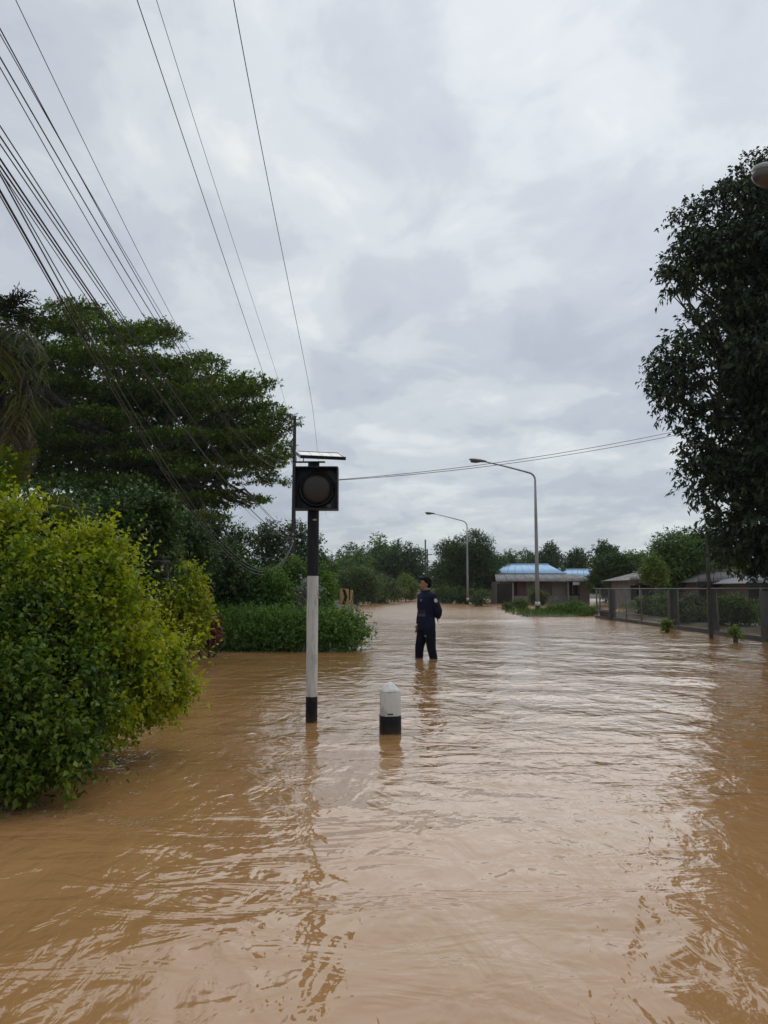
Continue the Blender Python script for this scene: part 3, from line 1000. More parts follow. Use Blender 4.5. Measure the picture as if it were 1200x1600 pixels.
# solar panel, tilted towards the camera and turned a little
from mathutils import Matrix
pc = Vector((wx(499, PY + 0.05), PY + 0.03, wz(711, PY)))
rot = Matrix.Rotation(R(15), 3, 'Z') @ Matrix.Rotation(R(17), 3, 'X')
def panel_part(nm, mat, cx, cy, cz_, sx, sy, sz, par, bev=0.0):
    mb = MB()
    hx, hy, hz = sx / 2, sy / 2, sz / 2
    pts = [pc + rot @ Vector((cx + x, cy + y, cz_ + z)) for z in (-hz, hz) for (x, y) in ((-hx, -hy), (hx, -hy), (hx, hy), (-hx, hy))]
    mb.add(pts, [(3, 2, 1, 0), (4, 5, 6, 7), (0, 1, 5, 4), (1, 2, 6, 5), (2, 3, 7, 6), (3, 0, 4, 7)])
    return mb.build(nm, mat, par, bevel=bev)
sp_ = panel_part('solar_panel', M['box_metal'], 0, 0, 0, 0.43, 0.34, 0.022, fl, 0.003)
for i in range(4):
    for j in range(3):
        panel_part('cell', M['cell'], -0.153 + i * 0.102, -0.105 + j * 0.105, 0.013, 0.098, 0.101, 0.003, sp_)
for (cx, cy, sx, sy) in ((0, -0.166, 0.44, 0.018), (0, 0.166, 0.44, 0.018), (-0.212, 0, 0.018, 0.312), (0.212, 0, 0.018, 0.312)):
    panel_part('frame', M['black_paint'] if cy < 0 else M['alu'], cx, cy, 0.003, sx, sy, 0.032, sp_, 0.002)
MB().box((PX - 0.04, PY + 0.0, wz(722, PY)), (0.30, 0.04, 0.012)).build('bracket', M['box_metal'], fl)
for dx in (-0.17, -0.10):
    MB().box((PX + dx, PY + 0.0, wz(722, PY) + 0.025), (0.008, 0.03, 0.05)).build('bracket_leg', M['alu'], fl)

# ------------------------------------------------------------------ guide post
GX, GY = wx(609.5, 6.83), 6.83
gp = empty('guide_post', (GX, GY, -0.3), 'short white guide post with pointed top and black base in the flood', 'guide post')


def octa(hw, ch, z, rz=0.10):
    o = []
    for (sx, sy) in ((1, -1), (1, 1), (-1, 1), (-1, -1)):
        a, b2 = (sx * hw, sy * (hw - ch)), (sx * (hw - ch), sy * hw)
        for q in ((a, b2) if sx * sy > 0 else (b2, a)):
            o.append((GX + q[0] * math.cos(rz) - q[1] * math.sin(rz), GY + q[0] * math.sin(rz) + q[1] * math.cos(rz), z))
    return o


def octa_stack(levels):
    vv, ff = [], []
    for hw, ch, z in levels:
        vv += octa(hw, ch, z)
    n = 8
    for i in range(len(levels) - 1):
        for j in range(n):
            j2 = (j + 1) % n
            ff.append((i * n + j, i * n + j2, (i + 1) * n + j2, (i + 1) * n + j))
    ff.append(tuple(range(n - 1, -1, -1)))
    ff.append(tuple((len(levels) - 1) * n + j for j in range(n)))
    return MB().add(vv, ff)


zg1, zg2, zg3 = wz(1117, GY), wz(1079, GY), wz(1066, GY)
octa_stack([(0.0905, 0.036, -0.34), (0.0905, 0.036, zg1)]).build('black_base', M['black_paint'], gp, bevel=0.004)
octa_stack([(0.0875, 0.038, zg1), (0.0855, 0.038, zg2 - 0.014), (0.081, 0.028, zg2 - 0.010), (0.081, 0.028, zg2 - 0.004), (0.088, 0.040, zg2 - 0.002), (0.088, 0.040, zg2)]).build('white_shaft', M['post_white'], gp, bevel=0.004)
octa_stack([(0.087, 0.040, zg2), (0.078, 0.036, zg2 + 0.014), (0.056, 0.024, zg2 + 0.036), (0.024, 0.010, zg3 - 0.008), (0.006, 0.002, zg3 + 0.001)]).build('pointed_cap', M['post_cap'], gp, bevel=0.003)
for (rx_, z) in ((0.03, zg1 + 0.018),):
    MB().box((GX, GY - 0.0890, z), (0.05, 0.004, 0.012), 0.10).build('reflector', M['old_concrete'], gp)

# ------------------------------------------------------------------ chevron signs
M['sign_yellow'] = pmat('sign_yellow', (0.52, 0.34, 0.11), (0.42, 0.27, 0.09), 0.5, 6, dirt=(0.25, 0.18, 0.09), dscale=5, damt=0.5)
def chevron(px, Y, py0, py1, wpx, label, yaw=0.0):
    xa = wx(px, Y)
    zt_, zb2_ = wz(py0, Y), wz(py1, Y)
    w_ = wpx * Y / FPX
    rt = empty('chevron_sign', (xa, Y, -0.3), label, 'road sign', 'chevron signs at the bend behind the hedge')
    MB().tube([(xa, Y + 0.05, -0.3), (xa, Y + 0.05, zt_ - 0.05)], 0.035, 8).build('post', M['galv'], rt, smooth=True)
    ca, sa = math.cos(yaw), math.sin(yaw)
    bd = MB().box((xa, Y, (zt_ + zb2_) / 2), (w_, 0.02, zt_ - zb2_), yaw).build('board', M['sign_yellow'], rt, bevel=0.004)
    h = (zt_ - zb2_)
    zc = (zt_ + zb2_) / 2
    pl = [(-0.22, 0.46), (0.10, 0.46), (0.36, 0.0), (0.10, -0.46), (-0.22, -0.46), (0.02, 0.0)]
    pts = [(xa + a * w_ * ca + 0.014 * sa, Y + a * w_ * sa - 0.014 * ca, zc + b2 * h) for a, b2 in pl]
    MB().prism(pts[0:3] + [pts[5]], (0.003 * sa, -0.003 * ca, 0)).build('chevron', M['black_paint'], bd)
    MB().prism([pts[5], pts[2]] + pts[3:5], (0.003 * sa, -0.003 * ca, 0)).build('chevron', M['black_paint'], bd)
chevron(538, 45.0, 920, 945, 14, 'yellow board with black right-pointing chevron behind the low hedge')
chevron(549.5, 50.0, 922, 943, 7, 'second, edge-on chevron board just right of the yellow one', R(62))
# pale concrete block at the far road edge
pb = at(586, 941, 70)
tag(MB().box((pb.x, 70, 0.12), (1.15, 0.5, 0.62)).build('concrete_block', M['concrete'], None, bevel=0.06), 'low pale concrete block at the far left edge of the water', 'block')
# dark board sign in front of the wooden house
Yd = 52.0
dbx = wx(788, Yd)
ds = empty('dark_board', (dbx, Yd, -0.3), 'dark rectangular board on a short post in front of the wooden house', 'sign')
MB().box((dbx, Yd, (wz(912, Yd) + wz(943, Yd)) / 2), (1.0, 0.05, wz(912, Yd) - wz(943, Yd))).build('board', M['dark_in'], ds, bevel=0.01)
for s in (-0.12, 0.12):
    MB().tube([(dbx + s, Yd + 0.06, -0.3), (dbx + s, Yd + 0.06, wz(915, Yd))], 0.05, 8).build('post', M['dark_in'], ds)
# concrete bench by the verge
Yb = 46.0
bxx = wx(879, Yb)
bn = empty('bench', (bxx, Yb, -0.3), 'grey concrete bench standing in the flood before the wooden house', 'bench')
MB().box((bxx, Yb, wz(942.5, Yb)), (0.95, 0.4, 0.10)).build('seat', M['old_concrete'], bn, bevel=0.015)
for s in (-0.30, 0.30):
    MB().box((bxx + s, Yb, (wz(943, Yb) - 0.4) / 2), (0.14, 0.34, wz(943, Yb) + 0.28)).build('leg', M['old_concrete'], bn, bevel=0.01)

# ------------------------------------------------------------------ utility poles and wires
VPX = (525 - 600) / FPX         # the pole line runs slightly left of the view


def line_pt(Xo, Zo, Y):
    """point beside the pole-line axis: Xo to its left, Zo above the camera"""
    return (VPX * Y - Xo, Y, CAM_H + Zo)


UY = 28.0
M['pole_dark'] = pmat('dark_pole', (0.045, 0.042, 0.038), (0.025, 0.024, 0.022), 0.9, 4)
ux = wx(457.5, UY)
ut = wz(650, UY)
up_ = empty('utility_pole', (ux, UY, -0.3), 'concrete utility pole at the right edge of the spreading tree', 'utility pole')
MB().tube([(ux, UY, -0.4), (ux, UY, 4), (ux, UY, ut)], [0.085, 0.075, 0.055], 4).build('pole', M['pole_dark'], up_)
UXo = VPX * UY - ux
for z, dx in ((ut - 0.12, -0.16), (ut - 0.55, -0.16)):
    br = MB().box((ux - 0.10, UY - 0.08, z), (0.2, 0.05, 0.05)).build('bracket', M['pole_dark'], up_)
    MB().lathe((ux + dx, UY - 0.08, z + 0.025), [(0.02, 0), (0.04, 0.04), (0.025, 0.07), (0.04, 0.10), (0.02, 0.15)], 10).build('insulator', M['pole_dark'], br, smooth=True)
for z in (2.95, 3.2):
    MB().box((ux, UY - 0.12, z), (0.06, 0.12, 0.08)).build('bracket', M['galv'], up_)


def wire(name, label, pts, r, mat, group):
    o = MB().tube(pts, r, 5).build(name, mat, None, smooth=True)
    return tag(o, label, 'cable', group)


def para(p1, p2, p3, Ys):
    """parabola through three (Y, value) pairs"""
    A = np.array([[p[0] ** 2, p[0], 1] for p in (p1, p2, p3)])
    c = np.linalg.solve(A, np.array([p[1] for p in (p1, p2, p3)]))
    return [c[0] * y * y + c[1] * y + c[2] for y in Ys]


def img_pts(Xo, a):
    """photo pixels of a cable that runs Xo beside the pole-line axis -> (Y, height above camera)"""
    out = []
    for (px, py) in a:
        Y = FPX * Xo / (525 - px)
        out.append((Y, (919 - py) * Y / FPX))
    return out


def cable(name, label, Xo, a, end, r, mat, group, ybk=-16):
    """Xo: offset at the near end; a: two photo pixels; end: (Y, Xo, Z) at the pole"""
    (q1, q2) = img_pts(Xo, a)
    Ye, Xe, Ze = end
    Ys = list(np.linspace(q1[0], Ye, 36))
    # smooth monotone path: parabola through the seen points and the pole
    A = para(q1, q2, (Ye, Ze), Ys)
    pts = []
    slope = (A[1] - A[0]) / (Ys[1] - Ys[0])
    for i in range(8, 0, -1):
        y = q1[0] + (ybk - q1[0]) * i / 8
        pts.append(line_pt(Xo, A[0] + slope * (y - q1[0]), y))
    for y, z in zip(Ys, A):
        t_ = sstep(q2[0], Ye, y)
        pts.append(line_pt(Xo + (Xe - Xo) * float(t_), z, y))
    wire(name, label, pts, r * 0.72, mat, group)


gh = 'high-voltage wires overhead'
zc_ = wz(640, UY) - CAM_H - 0.1
for (x_top, label, dx) in ((212, 'leftmost of the three thin wires high over the road', -0.68), (241, 'middle, faintest of the three thin wires high over the road', -0.25), (360, 'rightmost of the three thin wires, running down to the solar panel', 0.68)):
    Xe = UXo - dx
    Zt = zc_
    kx = (525 - x_top) / 919
    Xo = kx * 7.0
    pts = []
    for i in range(40):
        y = -14 + (UY + 14) * i / 39
        t_ = float(sstep(6, UY, np.float64(y)))
        pts.append(line_pt(Xo + (Xe - Xo) * t_, 7.0 + (Zt - 7.0) * t_ - 0.10 * math.sin(math.pi * (y + 14) / (UY + 14)), y))
    for i in range(1, 16):
        y = UY + 44 * i / 15
        pts.append(line_pt(Xe, Zt - 0.4 * math.sin(math.pi * i / 15), y))
    wire('power_line', label, pts, 0.0062 if x_top != 241 else 0.0040, M['wire'], gh)

gl = 'cables of the upper bundle on the left'
P5 = (UY, UXo, 4.6)
lbl = 'black cable of the upper, tighter bundle crossing the left sky'
cable('cable', 'uppermost of the four cables in the upper left bundle at the picture edge', 1.72, [(0, 64), (236, 480)], P5, 0.0050, M['wire'], gl)
cable('cable', 'second of the four cables in the upper left bundle at the picture edge', 1.75, [(0, 70), (242, 480)], P5, 0.0038, M['wire'], gl)
cable('cable', 'third of the four cables in the upper left bundle at the picture edge', 1.70, [(0, 106), (226, 480)], P5, 0.0055, M['wire'], gl)
cable('cable', 'lowest of the four cables in the upper left bundle at the picture edge', 1.68, [(0, 124), (211, 480)], P5, 0.0040, M['wire'], gl)
cable('cable', 'single thin cable above the upper bundle, reaching the top left corner', 1.78, [(13, 0), (240, 450)], (UY, UXo, 4.9), 0.0036, M['wire_grey'], gl)
gm_ = 'cables of the sagging middle bundle on the left'
lbl = 'black cable of the middle bundle, sagging across the spreading tree'
for q_, (y0, x4, r, z) in enumerate(((211, 178, 0.0050, 2.0), (226, 174, 0.0060, 1.95), (238, 168, 0.0050, 1.9), (262, 150, 0.0075, 1.85), (272, 146, 0.0070, 1.8), (281, 139, 0.0040, 1.8))):
    cable('cable', ('uppermost', 'second', 'third', 'thick fourth', 'fifth', 'thin lowest')[q_] + ' of the six cables in the middle bundle at the left edge', 1.70, [(0, y0), (x4, 480)], (UY, UXo, z), r, M['wire'], gm_)
gw = 'cables of the lowest bundle on the left'
lbl = 'cable of the lowest bundle, drooping nearly to the hedge before the utility pole'
for q_, (y0, q, r, z, mt) in enumerate(((288, (290, 752), 0.0048, 1.85, 'wire'), (296, (279, 760), 0.0060, 1.75, 'wire_grey'), (320, (285, 778), 0.0085, 1.7, 'wire'), (328, (262, 752), 0.0050, 1.65, 'wire_grey'))):
    cable('cable', ('uppermost', 'second', 'thickest, third', 'lowest')[q_] + ' of the four drooping cables in the lowest bundle at the left edge', 1.68, [(0, y0), q], (UY, UXo, z), r, M[mt], gw)
gr = 'wires crossing to the right tree'
for k, (ya, yb2, lb) in enumerate(((748, 686, 'upper of the two wires crossing the low sky towards the right tree'), (752, 692, 'lower of the two wires crossing the low sky towards the right tree'))):
    a = Vector((ux, UY, wz(754, UY)))
    m1 = at(800, (ya + yb2) / 2 + 6, 31)
    e = at(1060, yb2 - 3, 34)
    f = e + (e - m1) * 1.2 + Vector((0, 0, 1.0))
    pts = []
    for i in range(33):
        t_ = i / 32
        w0, w1, w2, w3 = (1 - t_) ** 3, 3 * t_ * (1 - t_) ** 2, 3 * t_ * t_ * (1 - t_), t_ ** 3
        pts.append(a * w0 + (a + (m1 - a) * 0.9 + Vector((0, 0, -0.25))) * w1 + (e + (m1 - e) * 0.15) * w2 + f * w3)
    wire('crossing_wire', lb, pts, 0.012, M['wire_grey'], gr)

def far_pole(px, Y, py, label, arms=True):
    x = wx(px, Y)
    zt2 = wz(py, Y)
    rt = empty('far_utility_pole', (x, Y, 0), label, 'utility pole', 'utility poles far behind the trees')
    MB().tube([(x, Y, -0.2), (x, Y, zt2)], [0.17, 0.12], 8).build('pole', M['concrete'], rt, smooth=True)
    if arms:
        MB().box((x, Y - 0.15, zt2 - 0.9), (1.6, 0.12, 0.14)).build('crossarm', M['concrete'], rt)
far_pole(665, 118, 843, 'thin pale pole standing left of the round dark tree', False)
far_pole(668, 125, 858, 'pale pole with crossarm left of the round dark tree')
far_pole(893, 120, 865, 'taller, right-hand one of two thin poles above the blue annexe roof')
far_pole(884, 128, 872, 'shorter, left-hand one of two thin poles above the blue annexe roof')

# ------------------------------------------------------------------ slat gate and pale thing behind the golden shrub
Yg = 10.4
wg = empty('slat_gate', (wx(245, Yg), Yg, 0), 'grey weathered wooden slat gate glimpsed behind the golden shrub', 'gate')
for i in range(8):
    x = wx(214 + i * 6.6, Yg)
    zt3 = wz((880, 874, 872, 868, 878, 864, 866, 878)[i], Yg)
    MB().box((x, Yg + 0.01 * (i % 2), (zt3 + wz(906, Yg)) / 2), (0.042, 0.02, zt3 - wz(906, Yg))).build('slat', M['concrete'], wg, bevel=0.003)
for pz in (877, 905):
    MB().box((wx(238, Yg), Yg - 0.03, wz(pz, Yg)), (0.46, 0.025, 0.035)).build('rail', M['concrete'], wg, bevel=0.003)
hang = MB()
pth = [at(257.0 - 5.5 * math.sin(t_ * 2.2), 880 + 15 * t_, Yg - 0.08) for t_ in np.linspace(0, 1, 9)]
hang.tube(pth, [0.006, 0.012, 0.016, 0.018, 0.018, 0.017, 0.015, 0.011, 0.005], 8)
tag(hang.build('white_rag', pmat('rag', (0.55, 0.47, 0.50), (0.35, 0.22, 0.28), 0.8, 25), None, smooth=True), 'small white and pinkish rag hanging on the slat gate', 'rag')

# ------------------------------------------------------------------ wading person
def remesh_build(mb, name, mat, parent, voxel, smooth_it=6, fac=0.5):
    o = mb.build(name, mat, parent)
    m1 = o.modifiers.new('r', 'REMESH')
    m1.mode = 'VOXEL'
    m1.voxel_size = voxel
    m2 = o.modifiers.new('s', 'SMOOTH')
    m2.factor = fac
    m2.iterations = smooth_it
    dg = bpy.context.evaluated_depsgraph_get()
    me = bpy.data.meshes.new_from_object(o.evaluated_get(dg))
    me.name = name
    o.modifiers.clear()
    o.data = me
    me.polygons.foreach_set('use_smooth', [True] * len(me.polygons))
    if not me.materials:
        me.materials.append(mat)
    return o


M['skin'] = pmat('skin', (0.30, 0.165, 0.105), (0.24, 0.125, 0.08), 0.55, 12)
M['hair'] = pmat('hair', (0.010, 0.008, 0.008), (0.005, 0.004, 0.004), 0.8, 60, (1, 1, 0.3), 0.2, 150, spec=0.12)
M['navy'] = pmat('navy_cloth', (0.008, 0.012, 0.036), (0.005, 0.007, 0.022), 0.85, 20, bump=0.5, bscale=18, spec=0.2)
M['navy_dark'] = pmat('dark_trousers', (0.007, 0.009, 0.018), (0.004, 0.005, 0.011), 0.9, 20, bump=0.5, bscale=18, spec=0.2)
M['band'] = pmat('grey_purple_band', (0.060, 0.050, 0.090), (0.045, 0.038, 0.070), 0.6, 10)
M['maroon'] = pmat('maroon_panel', (0.026, 0.014, 0.034), (0.018, 0.010, 0.026), 0.85, 10)
M['badge'] = pmat('white_badge', (0.55, 0.58, 0.62), (0.40, 0.43, 0.50), 0.6, 60)
M['badge2'] = pmat('grey_badge', (0.16, 0.18, 0.24), None, 0.6, 60)
M['eye'] = pmat('eye', (0.02, 0.015, 0.012), None, 0.3, 5)
M['lip'] = pmat('lip', (0.22, 0.09, 0.07), None, 0.5, 5)

QY = 14.0
QX, QZ = wx(666.5, QY), -0.30
pr = empty('person', (QX, QY, QZ), 'person in navy uniform wading shin-deep, head turned left, one arm behind the back', 'person')
fa = R(205)                                    # the body faces left and a little to the camera
F = Vector((math.cos(fa), math.sin(fa), 0))
Lf = Vector((-F.y, F.x, 0))
O = Vector((QX, QY, QZ))


def B(f, l, z):
    return O + F * f + Lf * l + Vector((0, 0, z))


ha = R(188)                                    # head in profile
HF = Vector((math.cos(ha), math.sin(ha), 0))
HL = Vector((-HF.y, HF.x, 0))
HC = B(0.02, 0.0, 1.625)


def Hd(f, l, z):
    return HC + HF * f + HL * l + Vector((0, 0, z))


def oval(mb, fn, c, r, n=14, m=9):
    e = MB().ellipsoid((0, 0, 0), r, n, m)
    mb.add([fn(c[0] + v[0], c[1] + v[1], c[2] + v[2]) for v in e.v], e.f)


foot = {1: (-0.11, 0.140), -1: (0.115, -0.105)}  # his left (1) and right (-1) foot
hip = {1: (0.0, 0.09), -1: (0.0, -0.09)}
knee = {1: (-0.025, 0.122), -1: (0.095, -0.105)}
bd = MB()
# head, neck and face
oval(bd, Hd, (0.0, 0, 0.022), (0.094, 0.076, 0.098), 18, 12)
oval(bd, Hd, (0.022, 0, -0.035), (0.070, 0.062, 0.080), 16, 10)
oval(bd, Hd, (0.066, 0, -0.088), (0.022, 0.026, 0.020))
bd.tube([Hd(0.086, 0, 0.018), Hd(0.103, 0, -0.016), Hd(0.112, 0, -0.030), Hd(0.094, 0, -0.038)], [0.008, 0.012, 0.015, 0.011], 8)
oval(bd, Hd, (0.082, 0, 0.040), (0.016, 0.048, 0.012))
oval(bd, Hd, (0.088, 0, -0.063), (0.012, 0.024, 0.010))
for s in (-1, 1):
    oval(bd, Hd, (-0.008, s * 0.078, -0.012), (0.018, 0.010, 0.032))
bd.tube([B(0.0, 0, 1.40), B(0.005, 0, 1.48), B(0.016, 0, 1.55)], [0.066, 0.058, 0.056], 14)
# trunk and limbs under the clothes
bd.tube([B(0, 0, 0.84), B(0, 0, 0.95), B(0.01, 0, 1.08), B(0.015, 0, 1.25), B(0.0, 0, 1.40)], [0.09, 0.10, 0.09, 0.105, 0.07], 14, ry=[0.13, 0.15, 0.125, 0.155, 0.12], up=F)
SH = {1: B(-0.015, 0.185, 1.405), -1: B(0.0, -0.185, 1.405)}
EL = {1: B(-0.125, 0.225, 1.135), -1: B(-0.01, -0.235, 1.125)}
WR = {1: B(-0.190, 0.075, 1.030), -1: B(0.055, -0.215, 0.890)}
for s in (-1, 1):
    bd.tube([B(*hip[s], 0.90), B(*knee[s], 0.49), B(foot[s][0], foot[s][1], 0.09)], [0.075, 0.052, 0.036], 12)
    bd.tube([B(foot[s][0] - 0.06, foot[s][1], 0.045), B(foot[s][0] + 0.05, foot[s][1], 0.045), B(foot[s][0] + 0.17, foot[s][1] + 0.02 * s, 0.03)], [0.040, 0.042, 0.028], 10)
    bd.tube([SH[s], EL[s], WR[s]], [0.046, 0.038, 0.027], 10)
    d = (WR[s] - EL[s]).normalized()
    side = F if s == -1 else Vector((0, 0, 1))
    side = (side - d * side.dot(d)).normalized()
    nrm_ = d.cross(side).normalized()
    palm = WR[s] + d * 0.045
    bd.tube([WR[s] - d * 0.01, WR[s] + d * 0.03, WR[s] + d * 0.09], [0.026, 0.038, 0.040], 10, ry=[0.020, 0.016, 0.014], up=side)
    for k, (off, ln) in enumerate(((0.030, 0.072), (0.010, 0.080), (-0.011, 0.074), (-0.030, 0.058))):
        a = WR[s] + d * 0.088 + side * off
        b1 = a + d * ln * 0.5 + nrm_ * 0.006 + side * off * 0.15
        b2 = a + d * ln * 0.92 + nrm_ * 0.026 * (1 if s == -1 else 1) + side * off * 0.2
        bd.tube([a, b1, b2], [0.0090, 0.0082, 0.0068], 8)
    a = WR[s] + d * 0.030 + side * 0.034
    bd.tube([a, a + d * 0.030 + side * 0.024, a + d * 0.062 + side * 0.026 + nrm_ * 0.01], [0.0115, 0.0098, 0.0078], 8)
body = remesh_build(bd, 'body', M['skin'], pr, 0.0085, 3, 0.5)
# face details
for s in (-1, 1):
    mb = MB()
    oval(mb, Hd, (0.083, s * 0.030, 0.020), (0.008, 0.012, 0.006), 10, 6)
    mb.build('eye', M['eye'], body, smooth=True)
    mb = MB()
    mb.tube([Hd(0.090, s * 0.015, 0.040), Hd(0.090, s * 0.032, 0.045), Hd(0.078, s * 0.050, 0.038)], [0.004, 0.005, 0.003], 6)
    mb.build('eyebrow', M['hair'], body, smooth=True)
mb = MB()
oval(mb, Hd, (0.097, 0, -0.062), (0.006, 0.022, 0.007), 10, 6)
mb.build('mouth', M['lip'], body, smooth=True)
hm_ = MB()
oval(hm_, Hd, (-0.022, 0, 0.050), (0.092, 0.088, 0.084), 18, 12)
oval(hm_, Hd, (-0.052, 0, 0.000), (0.062, 0.080, 0.080), 16, 10)
oval(hm_, Hd, (0.055, 0, 0.092), (0.052, 0.064, 0.032), 14, 8)
for s in (-1, 1):
    oval(hm_, Hd, (-0.012, s * 0.068, 0.018), (0.030, 0.016, 0.040), 12, 8)
rh = random.Random(4)
for i in range(60):
    a, e = rh.uniform(0, 6.28), rh.uniform(0.3, 1.5)
    p_ = (-0.02 + 0.088 * math.cos(a) * math.cos(e), 0.084 * math.sin(a) * math.cos(e), 0.052 + 0.082 * math.sin(e))
    q_ = (p_[0] * 1.12 + 0.01, p_[1] * 1.12, p_[2] * 1.09)
    hm_.tube([Hd(*p_), Hd(*q_)], [0.012, 0.004], 6)
remesh_build(hm_, 'hair', M['hair'], pr, 0.007, 2, 0.4)
# trousers
tr = MB()
tr.tube([B(0, 0, 0.80), B(-0.005, 0, 0.90), B(0, 0, 1.0), B(0, 0, 1.03)], [0.115, 0.128, 0.115, 0.108], 18, ry=[0.155, 0.175, 0.162, 0.155], up=F)
for s in (-1, 1):
    h0, k0, f0 = B(hip[s][0], hip[s][1], 0.88), B(*knee[s], 0.49), B(foot[s][0], foot[s][1], 0.08)
    tr.tube([h0, h0.lerp(k0, 0.35), h0.lerp(k0, 0.75), k0, k0.lerp(f0, 0.35), k0.lerp(f0, 0.75), f0], [0.112, 0.108, 0.092, 0.082, 0.075, 0.066, 0.062], 14)
trs = remesh_build(tr, 'trousers', M['navy_dark'], pr, 0.011, 4)
# jacket with sleeves and collar
jk = MB()
rings = [(0.80, 0.135, 0.185), (0.86, 0.140, 0.190), (0.96, 0.134, 0.180), (1.04, 0.122, 0.165), (1.10, 0.126, 0.170), (1.22, 0.138, 0.188), (1.32, 0.134, 0.196), (1.39, 0.112, 0.185), (1.44, 0.080, 0.135), (1.475, 0.066, 0.085)]
jk.tube([B(0.004 + (0.012 if 1.15 < z < 1.35 else 0), 0, z) for z, a, b2 in rings], [a * 1.10 for z, a, b2 in rings], 24, ry=[b2 * 1.06 for z, a, b2 in rings], up=F)
jk.tube([B(0.0, 0, 1.45), B(0.006, 0, 1.495), B(0.01, 0, 1.52)], [0.074, 0.072, 0.070], 18)
for s in (-1, 1):
    e_in = SH[s].lerp(EL[s], 0.5)
    jk.tube([SH[s] - Lf * 0.05 * s, SH[s], e_in, EL[s], EL[s].lerp(WR[s], 0.5), EL[s].lerp(WR[s], 0.98)], [0.084, 0.088, 0.077, 0.070, 0.062, 0.050], 14)
jck = remesh_build(jk, 'jacket', M['navy'], pr, 0.011, 5)


def band(z0, z1, a0, a1, ra, rb, mat, name, par, n=26):
    mb = MB()
    vv, ff = [], []
    for i in range(n + 1):
        a = a0 + (a1 - a0) * i / n
        for (k, z) in ((1.0, z0), (1.0, z1), (0.96, z1), (0.96, z0)):
            vv.append(B(0.004 + math.cos(a) * ra * k, math.sin(a) * rb * k, z))
    for i in range(n):
        for j in range(4):
            ff.append((i * 4 + j, i * 4 + (j + 1) % 4, (i + 1) * 4 + (j + 1) % 4, (i + 1) * 4 + j))
    ff += [(3, 2, 1, 0), (n * 4, n * 4 + 1, n * 4 + 2, n * 4 + 3)]
    mb.add(vv, ff)
    return mb.build(name, mat, par, smooth='auto')


band(1.045, 1.095, R(-95), R(48), 0.150, 0.192, M['band'], 'waist_band', jck)
band(1.10, 1.19, R(-95), R(50), 0.1525, 0.195, M['maroon'], 'front_panel', jck)
# shoulder patch, chest badge, trouser mark
pd = (EL[1] - SH[1]).normalized()
sc_ = SH[1].lerp(EL[1], 0.30)
outv = Vector((0.35, -0.94, 0.0))
outv = (outv - pd * outv.dot(pd)).normalized()
tang = pd.cross(outv).normalized()
mb = MB()
vv = []
for k in (0.076, 0.085):
    for j in range(14):
        a = 2 * math.pi * j / 14
        u_, w_ = 0.030 * math.cos(a), 0.037 * math.sin(a)
        vv.append(sc_ + outv * (k - u_ * u_ * 6) + tang * u_ + pd * w_)
mb.add(vv, [tuple(range(13, -1, -1)), tuple(range(14, 28))] + [(j, (j + 1) % 14, 14 + (j + 1) % 14, 14 + j) for j in range(14)])
mb.build('shoulder_patch', M['badge'], jck, smooth='auto')
MB().box(B(0.152, 0.078, 1.335), (0.030, 0.030, 0.040), fa).build('chest_badge', M['badge2'], jck, bevel=0.006)
mk = B(0.090, 0.125, 0.70)
MB().box(mk, (0.03, 0.035, 0.03), fa + R(35)).build('thigh_mark', M['badge2'], trs, bevel=0.004)

# ------------------------------------------------------------------ big trees
rng = np.random.default_rng(101)
# left: spreading tree of flat foliage layers
TY = 31.5
plates = [(124, 482, 46, 9), (72, 495, 40, 12), (208, 522, 66, 13), (250, 516, 28, 9), (108, 518, 62, 13), (168, 562, 86, 16), (120, 548, 46, 12), (272, 574, 62, 14),
          (318, 566, 34, 8), (376, 596, 54, 10), (348, 616, 70, 13), (240, 622, 92, 16), (408, 641, 48, 12), (320, 640, 60, 14), (432, 676, 27, 18), (152, 650, 72, 15),
          (80, 600, 60, 20), (380, 682, 56, 14), (396, 722, 60, 12), (430, 712, 26, 10), (280, 684, 84, 16), (120, 696, 80, 16), (224, 722, 100, 16), (328, 738, 62, 13),
          (438, 655, 24, 10), (446, 700, 16, 12), (420, 745, 30, 8), (398, 782, 24, 6), (260, 782, 76, 16), (150, 760, 90, 22), (60, 680, 60, 24), (40, 560, 50, 20), (-20, 530, 50, 20), (-30, 640, 60, 24), (-20, 740, 70, 26), (20, 605, 55, 20), (30, 510, 40, 14), (330, 778, 46, 14), (300, 812, 70, 16), (200, 810, 80, 18)]
cl_ = []
for (px, py, hw, hh2) in plates:
    d = rng.uniform(-2.6, 0.6)
    d = d if abs(px - 230) < 150 else d * 0.45
    c = at(px, py, TY + d)
    k = (TY + d) / FPX
    cl_.append((tuple(c), (hw * k, max(hw * k * 0.8, 1.2), hh2 * k * 0.80)))
    # the layer goes on behind, so that the crown is as deep as it is wide
    for q in range(2):
        c2 = at(px + rng.uniform(-40, 40) + (230 - px) * 0.2, py + rng.uniform(-2, 12), TY + rng.uniform(2.0, 6.0))
        cl_.append((tuple(c2), (hw * k * 0.9, hw * k * 0.9, hh2 * k * 0.7)))
